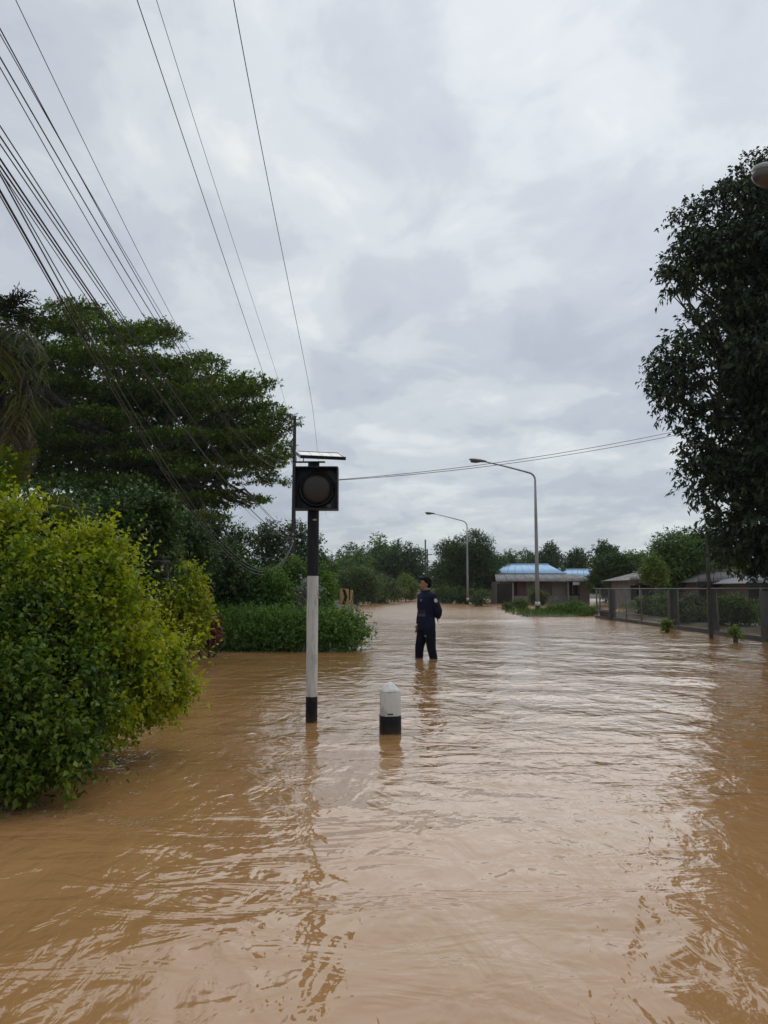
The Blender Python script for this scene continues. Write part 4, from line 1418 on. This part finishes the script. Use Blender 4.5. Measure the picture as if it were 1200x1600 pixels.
# irregular edge lobes
extra = []
for (c, r) in cl_[:]:
    for q in range(5):
        a = rng.uniform(0, 6.28)
        extra.append(((c[0] + math.cos(a) * r[0] * 0.9, c[1] + math.sin(a) * r[1] * 0.9, c[2] + rng.uniform(-0.22, 0.06)), (r[0] * 0.36, r[1] * 0.36, r[2] * 0.5)))
cl_ += extra
core_ = []
for (px, py, hw, hh2, dd) in ((190, 640, 150, 60, 3.0), (330, 690, 90, 34, 2.4), (110, 700, 120, 60, 3.0), (60, 590, 90, 60, 3.5), (230, 760, 140, 40, 2.4), (0, 690, 110, 80, 3.0), (280, 610, 80, 26, 2.6), (380, 668, 56, 24, 1.8)):
    k = (TY + dd) / FPX
    core_.append((tuple(at(px, py, TY + dd)), (hw * k, 2.2, hh2 * k)))
tree('spreading_tree', 'big umbrella-shaped tree with layered dark foliage behind the left cables', 'tree', (wx(225, TY), TY, 0.1), 0.36, cl_, L['rain'], 33000, 8, 0.28, 0.125, 0.072, 5, topbias=0.9, core=(core_, 4200),
     hang=0.05, up=0.12, flat=0.9, spread=0.65, shell=0.5, outdir=0.5, limbs=34, fork=0.42, level=0.28)

# right: tall tree with drooping leaves
RY_ = 20.5
prof = [(262, 1174), (296, 1140), (325, 1112), (350, 1076), (385, 1066), (412, 1060), (438, 1056), (478, 1104), (520, 1068), (556, 1046), (585, 1030), (602, 1030), (640, 1092), (672, 1082), (700, 1096), (724, 1070), (748, 1072), (788, 1136), (812, 1112), (846, 1106), (866, 1116)]
axp = 1262
cl_ = []
for i, (py, pxl) in enumerate(prof):
    r = (axp - pxl) / FPX * RY_
    z = wz(py, RY_)
    ax = wx(axp, RY_)
    lob = max(0.34, r * 0.19) * rng.uniform(0.85, 1.2)
    # the lobe that draws the seen outline, then lobes all round the same height
    for a0 in [180] + list(rng.uniform(0, 360, 6)):
        a = R(a0)
        q = (r - lob * 0.9) * (1 if a0 == 180 else rng.uniform(0.45, 0.86))
        cl_.append(((ax + math.cos(a) * q, RY_ + math.sin(a) * q * 0.9, z + rng.uniform(-0.2, 0.2)), (lob, lob, lob * rng.uniform(0.7, 1.0))))
    cl_.append(((ax, RY_, z), (r * 0.55, r * 0.5, 0.45)))
rt = tree('drooping_tree', 'tall dark tree with drooping leaves filling the right edge above the fence', 'tree', (wx(1262, RY_), RY_, 0.0), 0.24, cl_, L['dark'], 15500, 9, 0.36, 0.150, 0.070, 9, core=([((wx(axp, RY_), RY_, wz(q_, RY_)), (2.3, 2.3, 1.3)) for q_ in (420, 520, 620, 720, 800)], 1300),
          hang=0.32, droop=0.16, up=0.15, flat=0.45, spread=0.85, shell=0.45, limbs=60, fork=0.3)
tm = MB()
xs_ = wx(1108, 19.2)
limb(tm, (xs_, 19.2, -0.35), (xs_ + 0.05, 19.3, wz(870, 19.3)), 0.046, 0.042, np.random.default_rng(2), 0.01, 10, 5)
limb(tm, (xs_ + 0.05, 19.3, wz(870, 19.3)), (xs_ + 0.1, 19.5, wz(835, 19.5)), 0.042, 0.02, np.random.default_rng(3), 0.01, 8, 5)
tm.build('trunk', M['pole_dark'], rt, smooth=True)

# ------------------------------------------------------------------ shrubs on the left bank
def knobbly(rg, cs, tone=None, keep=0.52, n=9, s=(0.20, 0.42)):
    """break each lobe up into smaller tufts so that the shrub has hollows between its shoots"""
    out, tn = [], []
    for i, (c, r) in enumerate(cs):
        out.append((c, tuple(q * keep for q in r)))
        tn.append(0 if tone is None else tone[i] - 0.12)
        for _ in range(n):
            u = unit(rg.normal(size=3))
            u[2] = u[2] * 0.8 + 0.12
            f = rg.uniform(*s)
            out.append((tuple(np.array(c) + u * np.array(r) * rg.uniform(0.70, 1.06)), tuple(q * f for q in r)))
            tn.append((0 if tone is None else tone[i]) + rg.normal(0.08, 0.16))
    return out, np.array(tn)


def shrub(name, label, px, Y, py_base, py_top, hw_px, depth, mat, twigs, k, tl, ll, lw, seed, n=20, group=None, f=0.36, cat='shrub', **kw):
    rg = np.random.default_rng(seed)
    x = wx(px, Y)
    zb2, zt2 = wz(py_base, Y), wz(py_top, Y)
    rx = hw_px * Y / FPX
    cs = dome(rg, x, Y, zb2, rx, depth, (zt2 - zb2), n, f, low=-0.8)
    return tree(name, label, cat, (x, Y, max(zb2 - 0.1, -0.2)), 0.025, cs, mat, twigs, k, tl, ll, lw, seed + 1, group, fork=0.3, limbs=10, bark=M['stem'], stems=4, **kw)


# golden shrub: big mass built from lobes that match its outline
gb = [(-40, 850, 52, 5.6), (6, 832, 28, 5.6), (34, 830, 22, 5.6), (66, 884, 32, 5.7), (104, 888, 28, 5.7), (140, 876, 26, 5.8), (174, 862, 22, 5.8), (186, 892, 28, 5.9), (200, 926, 28, 5.9), (182, 950, 42, 5.7),
      (224, 962, 22, 6.0), (140, 940, 60, 5.5), (60, 925, 66, 5.4), (-30, 930, 66, 5.4), (222, 1005, 34, 5.9), (262, 1046, 26, 6.0), (185, 1030, 50, 5.6), (250, 1086, 30, 5.9), (272, 1094, 16, 6.0),
      (214, 1108, 38, 5.7), (172, 1120, 34, 5.4), (120, 1030, 60, 5.4), (262, 1012, 18, 6.1), (145, 895, 30, 5.6), (100, 985, 44, 5.3), (232, 1060, 28, 5.6), (226, 944, 16, 6.0), (244, 985, 18, 6.0), (4, 800, 14, 5.6), (40, 798, 9, 5.6), (182, 834, 11, 5.8), (128, 846, 11, 5.7), (288, 1076, 14, 6.0), (150, 838, 8, 5.8), (205, 850, 9, 5.9)]
# the right flank steps back between the top and the bulge over the water
gb = [(px - 24 if (px > 165 and 830 < py < 1012) else px, py, rr, Y) for (px, py, rr, Y) in gb]
rg = np.random.default_rng(55)
cs = []
for (px, py, rr, Y) in gb:
    k = Y / FPX
    cs.append((tuple(at(px, py, Y)), (rr * k, rr * k * 1.0, rr * k * 0.85)))
    cs.append((tuple(at(px - 15, py + 12, Y + rr * k * 1.1)), (rr * k, rr * k * 1.1, rr * k * 0.8)))
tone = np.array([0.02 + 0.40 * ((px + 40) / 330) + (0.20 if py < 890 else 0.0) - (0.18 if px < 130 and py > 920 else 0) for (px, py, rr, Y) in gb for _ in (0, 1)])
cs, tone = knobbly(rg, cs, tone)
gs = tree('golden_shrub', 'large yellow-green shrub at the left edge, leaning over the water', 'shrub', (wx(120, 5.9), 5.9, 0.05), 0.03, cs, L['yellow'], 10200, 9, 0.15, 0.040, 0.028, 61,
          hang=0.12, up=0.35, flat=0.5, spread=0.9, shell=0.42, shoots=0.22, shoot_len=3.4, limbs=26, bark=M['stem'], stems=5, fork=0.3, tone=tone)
# dark front shrub
fb = [(-60, 1010, 80, 4.9), (30, 1020, 52, 5.0), (100, 1060, 44, 5.1), (10, 1090, 56, 4.7), (80, 1130, 46, 4.75), (-60, 1130, 80, 4.6), (122, 1160, 30, 4.75), (60, 1185, 40, 4.55), (0, 1190, 42, 4.45),
      (104, 1192, 28, 4.6), (30, 1218, 22, 4.4), (-60, 1200, 60, 4.4), (146, 1110, 28, 4.95), (20, 955, 42, 5.1), (-40, 950, 50, 5.1), (75, 985, 36, 5.2), (40, 1060, 34, 4.6), (140, 1060, 24, 5.0)]
cs = []
for (px, py, rr, Y) in fb:
    k = Y / FPX
    cs.append((tuple(at(px, py, Y)), (rr * k, rr * k, rr * k * 0.85)))
    cs.append((tuple(at(px - 20, py - 5, Y + rr * k)), (rr * k, rr * k * 1.1, rr * k * 0.8)))
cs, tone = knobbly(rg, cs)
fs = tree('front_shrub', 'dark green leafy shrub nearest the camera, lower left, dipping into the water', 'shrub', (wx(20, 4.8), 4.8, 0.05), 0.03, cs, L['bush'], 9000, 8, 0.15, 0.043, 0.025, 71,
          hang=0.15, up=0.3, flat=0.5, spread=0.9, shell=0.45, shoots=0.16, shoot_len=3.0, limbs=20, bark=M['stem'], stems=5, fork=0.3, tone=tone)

# the nearest leaves of both shrubs, one by one
def single_leaves(root, lobes, mat, n, ll, lw, seed, t0, t1):
    rg = np.random.default_rng(seed)
    variants = []
    for v in range(6):
        me = bpy.data.meshes.new('leaf')
        s = 1.0
        vs_ = [(0, 0, 0), (lw * 0.32, ll * 0.25, 0.14 * lw), (lw * 0.5, ll * 0.5, 0.18 * lw), (lw * 0.3, ll * 0.8, 0.06 * lw), (0, ll, -0.12 * ll),
               (-lw * 0.3, ll * 0.8, 0.06 * lw), (-lw * 0.5, ll * 0.5, 0.18 * lw), (-lw * 0.32, ll * 0.25, 0.14 * lw), (0, ll * 0.5, 0.0)]
        fs_ = [(0, 1, 8), (1, 2, 8), (2, 3, 8), (3, 4, 8), (4, 5, 8), (5, 6, 8), (6, 7, 8), (7, 0, 8)]
        me.from_pydata(vs_, [], fs_)
        at_ = me.attributes.new('tint', 'FLOAT', 'FACE')
        at_.data.foreach_set('value', [t0 + (t1 - t0) * v / 5] * 8)
        me.materials.append(mat)
        variants.append(me)
    for i in range(n):
        px, py, rr, Y = lobes[rg.integers(len(lobes))]
        k = Y / FPX
        c = at(px, py, Y)
        if px < -20:
            continue
        u = unit(rg.normal(size=3))
        u[1] = -abs(u[1])
        p_ = c + Vector(u * np.array([rr * k, rr * k, rr * k * 0.85]) * 1.04) - root.location
        o = bpy.data.objects.new('leaf', variants[rg.integers(6)])
        d = Vector(unit(u * 0.7 + rg.normal(size=3) * 0.6 + np.array([0, 0, 0.1])))
        o.rotation_euler = d.to_track_quat('Y', 'Z').to_euler()
        s = rg.uniform(0.8, 1.3)
        o.scale = (s, s, s)
        o.location = p_
        o.parent = root
        col.objects.link(o)


single_leaves(gs, gb, L['yellow'], 260, 0.042, 0.028, 5, 0.4, 0.95)
single_leaves(fs, fb, L['bush'], 260, 0.048, 0.027, 6, 0.3, 0.9)

shrub('small_golden_shrub', 'small yellow-green shrub with reddish tips between the large golden shrub and the hedge', 281, 12.8, 1014, 872, 46, 0.5, L['yellow'], 2300, 8, 0.15, 0.056, 0.036, 81, 24, shoots=0.10, tone=0.28, hang=0.1, up=0.3, shell=0.38)
shrub('red_shrub', 'low red-leaved plant at the water edge left of the hedge', 326, 14.2, 1008, 966, 14, 0.22, L['red'], 160, 6, 0.16, 0.13, 0.05, 83, 8, cat='plant')
shrub('red_tipped_shrub', 'reddish shoots poking out right of the small golden shrub', 312, 13.8, 960, 902, 12, 0.2, L['red'], 60, 6, 0.16, 0.09, 0.04, 84, 6, cat='plant')

# clipped hedge
HYc = 16.2
rg = np.random.default_rng(90)
cs = []
hx0, hx1 = wx(338, HYc), wx(556, HYc)
ht = wz(950, HYc)
for i in range(46):
    t_ = i / 45
    x = hx0 + (hx1 - hx0) * t_
    e = 0.78 if t_ > 0.9 else 1.0
    cs.append(((x, HYc + rg.uniform(-0.75, -0.35), rg.uniform(0.18, ht * 0.55)), (0.34, 0.34, 0.30)))
    cs.append(((x, HYc + rg.uniform(-0.5, 0.7), (ht - 0.27) * e + rg.uniform(-0.10, 0.06)), (0.36, 0.45, 0.26)))
    if i % 3 == 0:
        cs.append(((x, HYc + 0.1, 0.4), (0.45, 0.7, 0.4)))
tree('hedge', 'low rounded green hedge at the water edge behind the banded pole', 'hedge', ((hx0 + hx1) / 2, HYc, 0.05), 0.03, cs, L['hedge'], 7500, 8, 0.15, 0.050, 0.032, 91, shoots=0.06, limbs=20, bark=M['stem'], stems=5, fork=0.3, up=0.3, shell=0.4)
shrub('leafy_shrub', 'loose mid-green shrub rising behind the left half of the hedge', 415, 18.2, 990, 884, 44, 0.8, L['hedge'], 1700, 8, 0.22, 0.085, 0.045, 93, 22)
shrub('dark_shrub', 'tall dark shrub under the spreading tree, left of the hedge', 335, 17.6, 1006, 838, 72, 1.1, L['deep'], 3600, 8, 0.26, 0.095, 0.05, 95, 30)
shrub('pale_tipped_shrub', 'dark shrub with pale leaf tips above the golden shrub', 205, 10.6, 960, 752, 66, 0.8, L['deep'], 2800, 8, 0.24, 0.075, 0.042, 97, 26, up=0.45)
shrub('backing_shrub', 'deep shaded shrub behind the young palm frond at the left', 70, 19.0, 980, 735, 120, 1.2, L['deep'], 2600, 8, 0.3, 0.12, 0.07, 117, 26)
shrub('shaded_shrub', 'shaded shrub mass between golden shrub and dark shrub', 268, 15.0, 960, 790, 60, 0.9, L['deep'], 2200, 8, 0.24, 0.09, 0.05, 99, 24)
shrub('pole_foot_shrub', 'dark leafy shrub at the foot of the utility pole', 455, 25.0, 975, 870, 42, 1.1, L['mid'], 2000, 8, 0.28, 0.11, 0.06, 101, 22)
shrub('pale_shrub', 'pale whitish-leaved shrub just left of the banded pole above the hedge', 481, 22.0, 950, 902, 13, 0.5, L['pale'], 120, 6, 0.2, 0.11, 0.07, 103, 8)
shrub('roadside_shrub', 'light green upright shrub right behind the banded pole', 500, 30.0, 955, 884, 17, 0.8, L['hedge'], 1400, 8, 0.3, 0.12, 0.06, 104, 16)

# ------------------------------------------------------------------ trees behind
def btree(name, label, px, Y, py_top, hw_px, mat, twigs, ll, lw, seed, py_low=930, n=20, group=None, f=0.34, dep=None, cat='tree', **kw):
    rg = np.random.default_rng(seed)
    x = wx(px, Y)
    zl, zt2 = max(wz(py_low, Y), 0.05), wz(py_top, Y)
    rx = hw_px * Y / FPX
    cs = dome(rg, x, Y, zl, rx, dep or rx * 0.9, zt2 - zl, n, f, low=-0.6)
    return tree(name, label, cat, (x, Y, 0.0), max(0.07, rx * 0.045), cs, mat, twigs, 6, ll * 2.2, ll, lw, seed + 1, group, fork=0.45, limbs=12, **kw)


gf = 'trees behind the flooded road'
btree('shaded_tree', 'shaded dark tree filling the gap under the spreading tree', 330, 40.0, 788, 78, L['deep'], 4320, 0.134, 0.081, 199, 960, 26, gf)
btree('verge_tree', 'dark tree behind the utility pole, sloping down to the right', 446, 42.0, 802, 66, L['deep'], 5184, 0.130, 0.075, 201, 960, 26, gf, f=0.44)
btree('verge_tree', 'smaller dark tree just right of the banded pole', 494, 46.0, 858, 30, L['mid'], 2448, 0.137, 0.083, 203, 950, 18, gf, f=0.44)
btree('grey_green_tree', 'grey-green bushy tree above the chevron signs', 556, 58.0, 884, 46, L['grey'], 2880, 0.152, 0.091, 205, 942, 22, gf, f=0.44)
btree('grey_green_tree', 'lower grey-green tree right of the chevron signs', 596, 64.0, 898, 34, L['grey'], 1728, 0.152, 0.091, 207, 942, 16, gf, f=0.44)
btree('domed_tree', 'broad dark domed tree far behind the chevron signs', 556, 98.0, 850, 50, L['mid'], 2448, 0.274, 0.182, 209, 935, 18, gf, f=0.46)
btree('domed_tree', 'taller rounded far tree left of the spiky treetop', 594, 104.0, 841, 26, L['mid'], 1728, 0.274, 0.182, 211, 930, 14, gf, f=0.46)
btree('spiky_tree', 'slender far tree whose spiky top rises above the others', 619, 108.0, 835, 12, L['deep'], 720, 0.259, 0.166, 213, 925, 9, gf)
btree('domed_tree', 'wide dark far tree directly above the wading person', 634, 100.0, 846, 36, L['deep'], 2448, 0.274, 0.182, 215, 935, 18, gf, f=0.46)
btree('round_tree', 'dense round dark tree behind the farther street lamp', 729, 67.0, 820, 66, L['deep'], 9792, 0.144, 0.070, 217, 944, 40, gf, f=0.30)
btree('round_tree', 'smaller tree joined to the right side of the round dark tree', 772, 72.0, 862, 26, L['deep'], 2160, 0.168, 0.099, 219, 944, 16, gf)
btree('far_tree', 'hazy far tree just left of the blue roof ridge', 803, 112.0, 858, 30, L['mid'], 1440, 0.274, 0.182, 221, 925, 14, gf, f=0.44)
btree('far_tree', 'tall rounded far tree directly behind the tall street lamp', 856, 108.0, 843, 24, L['deep'], 1728, 0.274, 0.182, 223, 920, 16, gf, f=0.44)
btree('far_tree', 'low far tree between tall street lamp and round dark tree', 828, 116.0, 862, 26, L['mid'], 1296, 0.274, 0.182, 225, 925, 12, gf, f=0.44)
btree('far_tree', 'dark tree left of the gap above the annexe roof', 902, 90.0, 853, 18, L['deep'], 1440, 0.244, 0.149, 227, 930, 14, gf, f=0.44)
btree('garden_tree', 'wide dark green tree right of the blue annexe', 958, 58.0, 862, 36, L['deep'], 4608, 0.152, 0.091, 229, 930, 26, gf, f=0.44)
btree('garden_tree', 'tree with a knobbly top above the far end of the fence', 946, 76.0, 846, 24, L['deep'], 1872, 0.198, 0.124, 231, 930, 14, gf, f=0.44)
btree('garden_tree', 'lower tree above the grey-roofed house', 992, 66.0, 858, 30, L['mid'], 2304, 0.183, 0.108, 233, 925, 18, gf, f=0.44)
btree('garden_tree', 'bright-topped tree right of the grey-roofed house', 1062, 46.0, 828, 50, L['mid'], 5184, 0.144, 0.083, 235, 930, 28, gf, f=0.44)
btree('garden_tree', 'dark tree between bright-topped tree and drooping tree', 1098, 50.0, 815, 40, L['deep'], 3168, 0.152, 0.091, 236, 930, 20, gf, f=0.44)
btree('light_shrub', 'light green young tree before the grey-roofed house', 1022, 40.0, 860, 20, L['fresh'], 1008, 0.106, 0.057, 237, 925, 12, gf, cat='tree')
btree('creeper_tree', 'yellowish green foliage above the dark-roofed house', 1150, 56.0, 868, 60, L['fresh'], 3168, 0.183, 0.108, 239, 925, 20, gf)
btree('creeper_tree', 'yellowish green foliage at the right edge above the blue-grey roof', 1215, 50.0, 872, 50, L['fresh'], 2448, 0.168, 0.099, 241, 925, 18, gf)
gs_ = 'shrubs along the far water edge'
btree('bright_shrub', 'light green shrub at the far water edge left of the person', 634, 74.0, 893, 24, L['fresh'], 1296, 0.130, 0.075, 251, 943, 14, gs_, cat='shrub')
btree('bright_shrub', 'low yellowish shrub at the far water edge, below the light green one', 616, 71.0, 914, 24, L['fresh'], 720, 0.114, 0.067, 253, 943, 12, gs_, cat='shrub')
btree('bright_shrub', 'light green shrub at the far water edge right of the person', 692, 70.0, 912, 18, L['fresh'], 720, 0.114, 0.067, 255, 944, 12, gs_, cat='shrub')
btree('weed_clump', 'straggly weeds right of the farther street lamp foot', 752, 54.0, 918, 20, L['grey'], 604, 0.106, 0.049, 257, 950, 12, gs_, cat='weeds')
btree('weed_clump', 'dark weeds under the round dark tree', 716, 63.0, 922, 40, L['deep'], 1296, 0.130, 0.075, 259, 944, 16, gs_, cat='weeds')
btree('weed_clump', 'low weeds before the dark board', 792, 45.0, 944, 10, L['grey'], 230, 0.084, 0.041, 261, 958, 8, gs_, cat='weeds')
btree('weed_clump', 'weeds just left of the tall street lamp foot', 815, 43.0, 936, 13, L['mid'], 374, 0.092, 0.041, 263, 958, 8, gs_, cat='weeds')
btree('weed_clump', 'weeds climbing the wooden house wall behind the tall street lamp', 838, 56.0, 914, 16, L['grey'], 720, 0.114, 0.057, 265, 946, 10, gs_, cat='weeds')
btree('weed_clump', 'bright low weeds in front of the far fence end', 900, 36.0, 944, 34, L['grass'], 2160, 0.084, 0.037, 267, 964, 18, gs_, cat='weeds', dep=1.6)
btree('weed_clump', 'low weeds left of the bright weeds, by the bench', 866, 37.0, 949, 14, L['grass'], 604, 0.084, 0.037, 269, 963, 10, gs_, cat='weeds', dep=1.0)
gq = 'shrubs behind the fence'
btree('fence_shrub', 'dull shrub behind the middle of the fence', 1030, 32.0, 930, 40, L['mid'], 2160, 0.092, 0.049, 271, 972, 18, gq, cat='shrub', dep=1.0)
btree('fence_shrub', 'dull shrub behind the fence left of the slender trunk', 1085, 27.0, 932, 30, L['deep'], 1584, 0.092, 0.049, 273, 975, 14, gq, cat='shrub', dep=0.9)
btree('fence_shrub', 'dull shrub behind the fence left of the thick post', 1142, 24.5, 930, 32, L['mid'], 1872, 0.084, 0.046, 275, 985, 16, gq, cat='shrub', dep=0.9)
btree('fence_shrub', 'green shrub behind the fence at the right edge', 1205, 22.5, 926, 26, L['hedge'], 1440, 0.076, 0.041, 277, 985, 12, gq, cat='shrub', dep=0.8)
btree('water_plant', 'small yellowish plant in the water before the middle fence posts', 1040, 22.2, 971, 6, L['fresh'], 86, 0.076, 0.041, 279, 982, 6, None, cat='plant')
btree('water_plant', 'small yellowish plant in the water left of the thick fence post', 1146, 17.9, 982, 5, L['fresh'], 64, 0.068, 0.037, 281, 994, 6, None, cat='plant')

# far wood closing the view between the trees
rg = np.random.default_rng(300)
cs = []
for i in range(150):
    Y = rg.uniform(135, 190)
    px = rg.uniform(-500, 1900)
    h = rg.uniform(4.0, 7.2)
    cs.append(((wx(px, Y), Y, h * 0.45), (rg.uniform(4, 7), 4.0, h * 0.55)))
V, tint = clump_leaves(rg, cs, 10000, 5, 1.0, 0.9, 0.6, shell=0.25)
tag(mesh_from_quads('far_wood', V, tint, L['mid'], None), 'dark far wood along the horizon behind all other trees', 'wood', None, 'stuff')

# ------------------------------------------------------------------ palms at the left edge
def frond(root, base, d0, length, droop, leaflet, lw, mat, seed, n=34, name='frond', vee=0.5):
    rg = np.random.default_rng(seed)
    base = np.array(base, float)
    d = unit(np.array(d0, float))
    pts = [base]
    step = length / n
    for i in range(n):
        d = unit(d + np.array([0, 0, -droop / n * (0.5 + 1.2 * i / n)]))
        pts.append(pts[-1] + d * step)
    pts = np.array(pts)
    quads, tints = [], []
    for i in range(2, n + 1):
        t_ = i / n
        tg = unit(pts[i] - pts[i - 1])
        sd_ = unit(np.cross(tg, [0, 0, 1.0]) + 1e-6)
        upv = np.cross(sd_, tg)
        ln = leaflet * (0.35 + 1.1 * math.sin(math.pi * min(t_ * 0.9 + 0.08, 1))) * rg.uniform(0.8, 1.15)
        for s in (-1, 1):
            dl = unit(sd_ * s * 0.9 + tg * (0.55 + 0.5 * t_) + upv * vee * 0.5 + rg.normal(size=3) * (0.12 if n > 20 else 0.30))
            m_ = pts[i] + dl * ln * 0.5
            e = pts[i] + dl * ln + np.array([0, 0, -ln * 0.28])
            wv = unit(np.cross(dl, upv)) * lw
            quads.append([pts[i] - wv * 0.4, m_ - wv, m_ + wv, pts[i] + wv * 0.4])
            quads.append([m_ - wv, e - wv * 0.1, e + wv * 0.1, m_ + wv])
            tv = 0.45 + rg.normal(0, 0.17)
            tints += [tv, tv]
    # midrib as slender quads on three sides
    for i in range(n):
        r0 = 0.020 * length * (1 - i / n) * 0.5 + 0.003
        for a in (np.array([r0, 0, r0]), np.array([-r0, 0, r0]), np.array([0, r0, -r0])):
            b2 = np.roll(a, 1)
            quads.append([pts[i] + a, pts[i + 1] + a * 0.9, pts[i + 1] + b2 * 0.9, pts[i] + b2])
            tints.append(0.7)
    return mesh_from_quads(name, np.array(quads), np.array(tints), mat, root)


rp = random.Random(12)
PYp = 11.5
pbase = at(6, 500, PYp)
pm_ = empty('old_palm', (pbase.x - 0.15, PYp, 0.1), 'palm at the left edge with dark spiky top and hanging dead brown fronds', 'palm')
MB().tube([(pbase.x - 0.15, PYp, 0.0), (pbase.x - 0.1, PYp, 2.2), (pbase.x, PYp, pbase.z - 0.25)], [0.20, 0.15, 0.10], 12).build('trunk', M['bark'], pm_, smooth=True)
for i in range(30):
    a = rp.uniform(0, 6.28)
    e = rp.uniform(0.1, 1.35)
    frond(pm_, (pbase.x, PYp, pbase.z + 0.05), (math.cos(a) * math.cos(e), math.sin(a) * math.cos(e), math.sin(e)), rp.uniform(0.40, 0.62), 0.6, 0.17, 0.014, L['drydark'], 400 + i, 11)
for i in range(15):
    a = -2.4 + 0.24 * i + rp.uniform(-0.1, 0.1)
    z = pbase.z - rp.uniform(0.05, 0.9)
    frond(pm_, (pbase.x, PYp, z), (math.cos(a), math.sin(a), rp.uniform(-0.2, 0.35)), rp.uniform(0.8, 1.3), rp.uniform(1.4, 4.6), 0.36, 0.017, (L['dry'], L['drydark'], L['palm'])[i % 3], 450 + i, 17, 'dead_frond', -0.3)
for i in range(7):
    a = rp.uniform(-1.2, 0.7)
    frond(pm_, (pbase.x + 0.15, PYp - 0.1, wz(620 + 12 * i, PYp)), (math.cos(a) * 0.7, math.sin(a) * 0.5, rp.uniform(0.1, 0.4)), rp.uniform(0.6, 1.0), 5.5, 0.24, 0.012, L['dry'], 480 + i, 22, 'dead_frond', -0.3)
# young palms in the shrubbery
p2 = at(40, 812, 8.2)
yp = empty('young_palm', (p2.x, 8.2, 0.1), 'young palm with an arching yellowish frond above the golden shrub', 'palm')
MB().tube([(p2.x, 8.2, 0.0), (p2.x, 8.2, p2.z - 0.1)], [0.07, 0.04], 8).build('trunk', M['stem'], yp, smooth=True)
frond(yp, (p2.x, 8.2, p2.z - 0.05), (0.55, -0.1, 0.75), 0.95, 2.9, 0.26, 0.010, L['palm'], 501, 44, vee=0.9)
frond(yp, (p2.x, 8.2, p2.z - 0.05), (-0.2, -0.35, 0.9), 0.85, 1.6, 0.26, 0.011, L['palm'], 502, 40)
frond(yp, (p2.x, 8.2, p2.z - 0.05), (-0.7, 0.1, 0.7), 0.9, 2.0, 0.26, 0.011, L['palm'], 503, 40)
frond(yp, (p2.x, 8.2, p2.z - 0.05), (0.2, 0.6, 0.7), 0.9, 2.2, 0.26, 0.011, L['palm'], 504, 40)
p3 = at(6, 770, 9.2)
yp2 = empty('fan_palm', (p3.x, 9.2, 0.1), 'palm with upright green fronds at the left edge under the dead fronds', 'palm')
MB().tube([(p3.x, 9.2, 0.0), (p3.x, 9.2, p3.z)], [0.08, 0.05], 8).build('trunk', M['stem'], yp2, smooth=True)
for i in range(9):
    a = i * 0.7
    frond(yp2, (p3.x, 9.2, p3.z - 0.05), (math.cos(a) * 0.35, math.sin(a) * 0.35, 0.9), rp.uniform(0.45, 0.7), 0.9, 0.20, 0.011, L['palm'], 510 + i, 26)

# ------------------------------------------------------------------ grass on the right verge
rg = np.random.default_rng(77)
n = 5200
gx = rg.uniform(5.4, 11.5, n)
gy = rg.uniform(32.5, 43, n)
gz = ground_h(gx, gy)
ok = gz > 0.0
gx, gy, gz = gx[ok], gy[ok], gz[ok]
n = len(gx)
h = rg.uniform(0.08, 0.26, n)
an = rg.uniform(0, 6.28, n)
ln = rg.normal(0, 0.08, (n, 2))
q0 = np.stack([gx - 0.012 * np.cos(an), gy - 0.012 * np.sin(an), gz - 0.02], 1)
q1 = np.stack([gx + 0.012 * np.cos(an), gy + 0.012 * np.sin(an), gz - 0.02], 1)
q2 = np.stack([gx + ln[:, 0] + 0.004, gy + ln[:, 1], gz + h], 1)
q3 = np.stack([gx + ln[:, 0] - 0.004, gy + ln[:, 1], gz + h], 1)
tag(mesh_from_quads('verge_grass', np.stack([q0, q1, q2, q3], 1), rg.uniform(0.1, 0.9, n), L['grass'], None), 'short grass on the soggy verge before the fence', 'grass', None, 'stuff')

# ------------------------------------------------------------------ humid air over the flood
mh = bpy.data.materials.new('humid_air')
mh.use_nodes = True
hn, hl = mh.node_tree.nodes, mh.node_tree.links
hn.clear()
pv = N(hn, 'ShaderNodeVolumePrincipled')
pv.inputs['Color'].default_value = (0.86, 0.90, 0.95, 1)
pv.inputs['Density'].default_value = 0.0003
ho_ = N(hn, 'ShaderNodeOutputMaterial')
hl.new(pv.outputs[0], ho_.inputs['Volume'])
hz = MB().box((0, 500, 6.6), (4000, 4000, 17.0)).build('haze', mh, None)
hz['kind'] = 'stuff'
